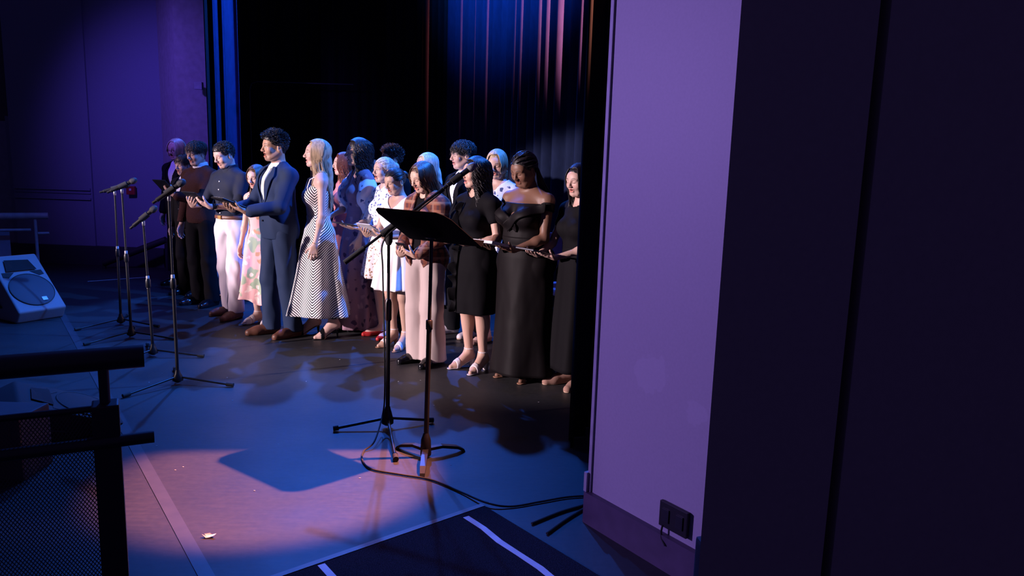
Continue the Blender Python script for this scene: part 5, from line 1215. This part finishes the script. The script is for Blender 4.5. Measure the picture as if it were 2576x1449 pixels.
def far_rail():
    zt = at(121, 543, 9.3).z; e = floor_at(121, 543, zt); l = floor_at(-60, 544, zt); dr = (e-l).normalized(); o = Vector((e.x, e.y, 0)); t = lambda p: p-o
    root = empty('handrail', o); tag(root, 'blue-lit pale handrail with solid panel above the far stage monitor', 'handrail'); M_ = solid('pale_rail', (.30, .29, .34), .5)
    MB().tube([t(l), t(e)], .040, 16).build('top_rail', M_, root, True); z2 = zt-.17
    MB().tube([lz(t(l), z2), lz(t(e)-dr*.19, z2)], .018, 12).build('middle_rail', M_, root, True)
    MB().tube([lz(t(e)-dr*.14, 0), lz(t(e)-dr*.14, zt)], .018, 12).build('post', M_, root, True)
    MB().tube([lz(t(e)-dr*.12, zt-.215), lz(t(e), zt-.215)], .018, 12).build('lower_rail', M_, root, True)
    MB().box((t(l)+t(e)-dr*.4)/2*Vector((1, 1, 0)).length*0+Vector(((t(l).x+t(e).x-dr.x*.44)/2, (t(l).y+t(e).y)/2, z2/2)), ((t(e)-t(l)).length-.5, .02, z2-.02), Matrix.Rotation(math.atan2(dr.y, dr.x), 3, 'Z')).build('panel', solid('panel_grey', (.20, .19, .26), .7), root)
far_rail()
h0, h1 = at(262, 662, 10.15), at(418, 603, 10.15); o = empty('handrail_shadow_bar', (h0.x, h0.y, 0)); q0 = Vector((h0.x, h0.y, 0))  # dark solid bar on posts stands in for a handrail's cast shadow
MB().tube([h0-q0, h1-q0], .045, 12).build('shadow_bar', solid('shadow_dark', (.012, .010, .016), .6), o, True)
MB().tube([lz(h1-q0, h1.z), lz(h1-q0, 0)], .025, 10).build('post', solid('shadow_dark', (.012, .010, .016), .6), o, True); MB().tube([lz(h0-q0, h0.z), lz(h0-q0, 0)], .025, 10).build('post', solid('shadow_dark', (.012, .010, .016), .6), o, True)
tag(o, 'dark sloping bar and posts standing in for a handrail shadow on the far wall', 'handrail')

# wall fittings
def on_wall(px, py, lift):          # a point on the near proscenium face
    d = ray(px, py); o_ = Vector((0, 0, CAM_H)); t = (P0-o_).dot(N)/d.dot(N); return o_+d*t+N*lift
Rw = Matrix(((U.x, -N.x, 0), (U.y, -N.y, 0), (0, 0, 1)))
pc = on_wall(1701, 1303, .012); root = empty('wall_outlet', pc); root.matrix_world = Matrix.Translation(pc) @ Rw.to_4x4(); tag(root, 'black outlet plate low on the violet wall with a short cable', 'outlet')
wo = (on_wall(1668, 1300, 0)-on_wall(1734, 1303, 0)).length; MB().box((0, 0, 0), (wo, .016, .105), None, .002).build('plate', solid('outlet_black', (.008, .008, .010), .45), root)
for dx in (-.03, .03): MB().box((dx*1.2, -.010, 0), (.035, .006, .055), None, .002).build('socket', solid('socket_dark', (.02, .02, .025), .3), root)
MB().tube([(.05, -.008, -.045), (.052, -.012, -.075), (.045, -.014, -.10), (.02, -.02, -.118)], .004, 8).build('cord', RUBBER, root, True)
fa = at(330, 479, 10.48); o = empty('fire_alarm', fa); MB().box((0, 0, 0), (.115, .05, .115), None, .006).build('housing', solid('alarm_red', (.25, .01, .01), .5), o)
MB().box((0, -.028, .012), (.03, .006, .03), None, .002).build('handle', solid('alarm_white', (.5, .45, .45), .5), o); tag(o, 'small red fire alarm on the far wall between the microphone stands', 'fire alarm')
lb = floor_at(1690, 1400, .0); o = MB().box((.80, 1.96, .26), (.42, .34, .52), rotz(.15), .012).build('equipment_case', solid('case_grey', (.10, .09, .13), .7)); tag(o, 'low dark case on the floor against the violet wall', 'case')
# piano glimpsed between two singers, chair by the curtain
pk = at(846, 560, 8.7); root = empty('upright_piano', (pk.x+.30, 8.9, 0)); tag(root, 'dark upright piano glimpsed between the striped dress and the mauve dress', 'piano')
LAC = solid('black_lacquer', (.008, .008, .010), .12); WD = solid('red_wood', (.13, .045, .03), .4)
MB().box((0, .12, .46), (1.1, .30, .92), None, .01).build('case', WD, root); MB().box((0, .10, .935), (1.14, .40, .03), None, .006).build('lid', LAC, root)
MB().box((0, -.14, .66), (1.1, .26, .05), None, .008).build('key_bed', LAC, root); MB().box((0, -.15, .692), (1.0, .15, .012), None, .002).build('keyboard', solid('ivory', (.6, .58, .55), .3), root)
for x in (-.5, .5): MB().box((x, -.20, .32), (.05, .07, .64), None, .004).build('leg', WD, root)
ck = at(1397, 600, 6.9); root = empty('chair', (ck.x+.10, 6.95, 0), .5); tag(root, 'violet upholstered chair behind the singer in the off-shoulder gown', 'chair')
UP = solid('violet_upholstery', (.42, .25, .40), .8)
MB().box((0, 0, .45), (.44, .44, .06), None, .02).build('seat', UP, root); MB().box((0, .21, .78), (.42, .04, .34), rot=Matrix.Rotation(-.12, 3, 'X'), bevel=.015).build('backrest', UP, root)
for sx in (-1, 1):
    MB().tube([(sx*.19, -.19, 0), (sx*.19, -.19, .43)], .012, 10).build('leg', CHROME, root, True); MB().tube([(sx*.19, .19, 0), (sx*.19, .19, .45), (sx*.19, .23, .95)], .012, 10).build('leg', CHROME, root, True)

for spec in PEOPLE: person(spec)
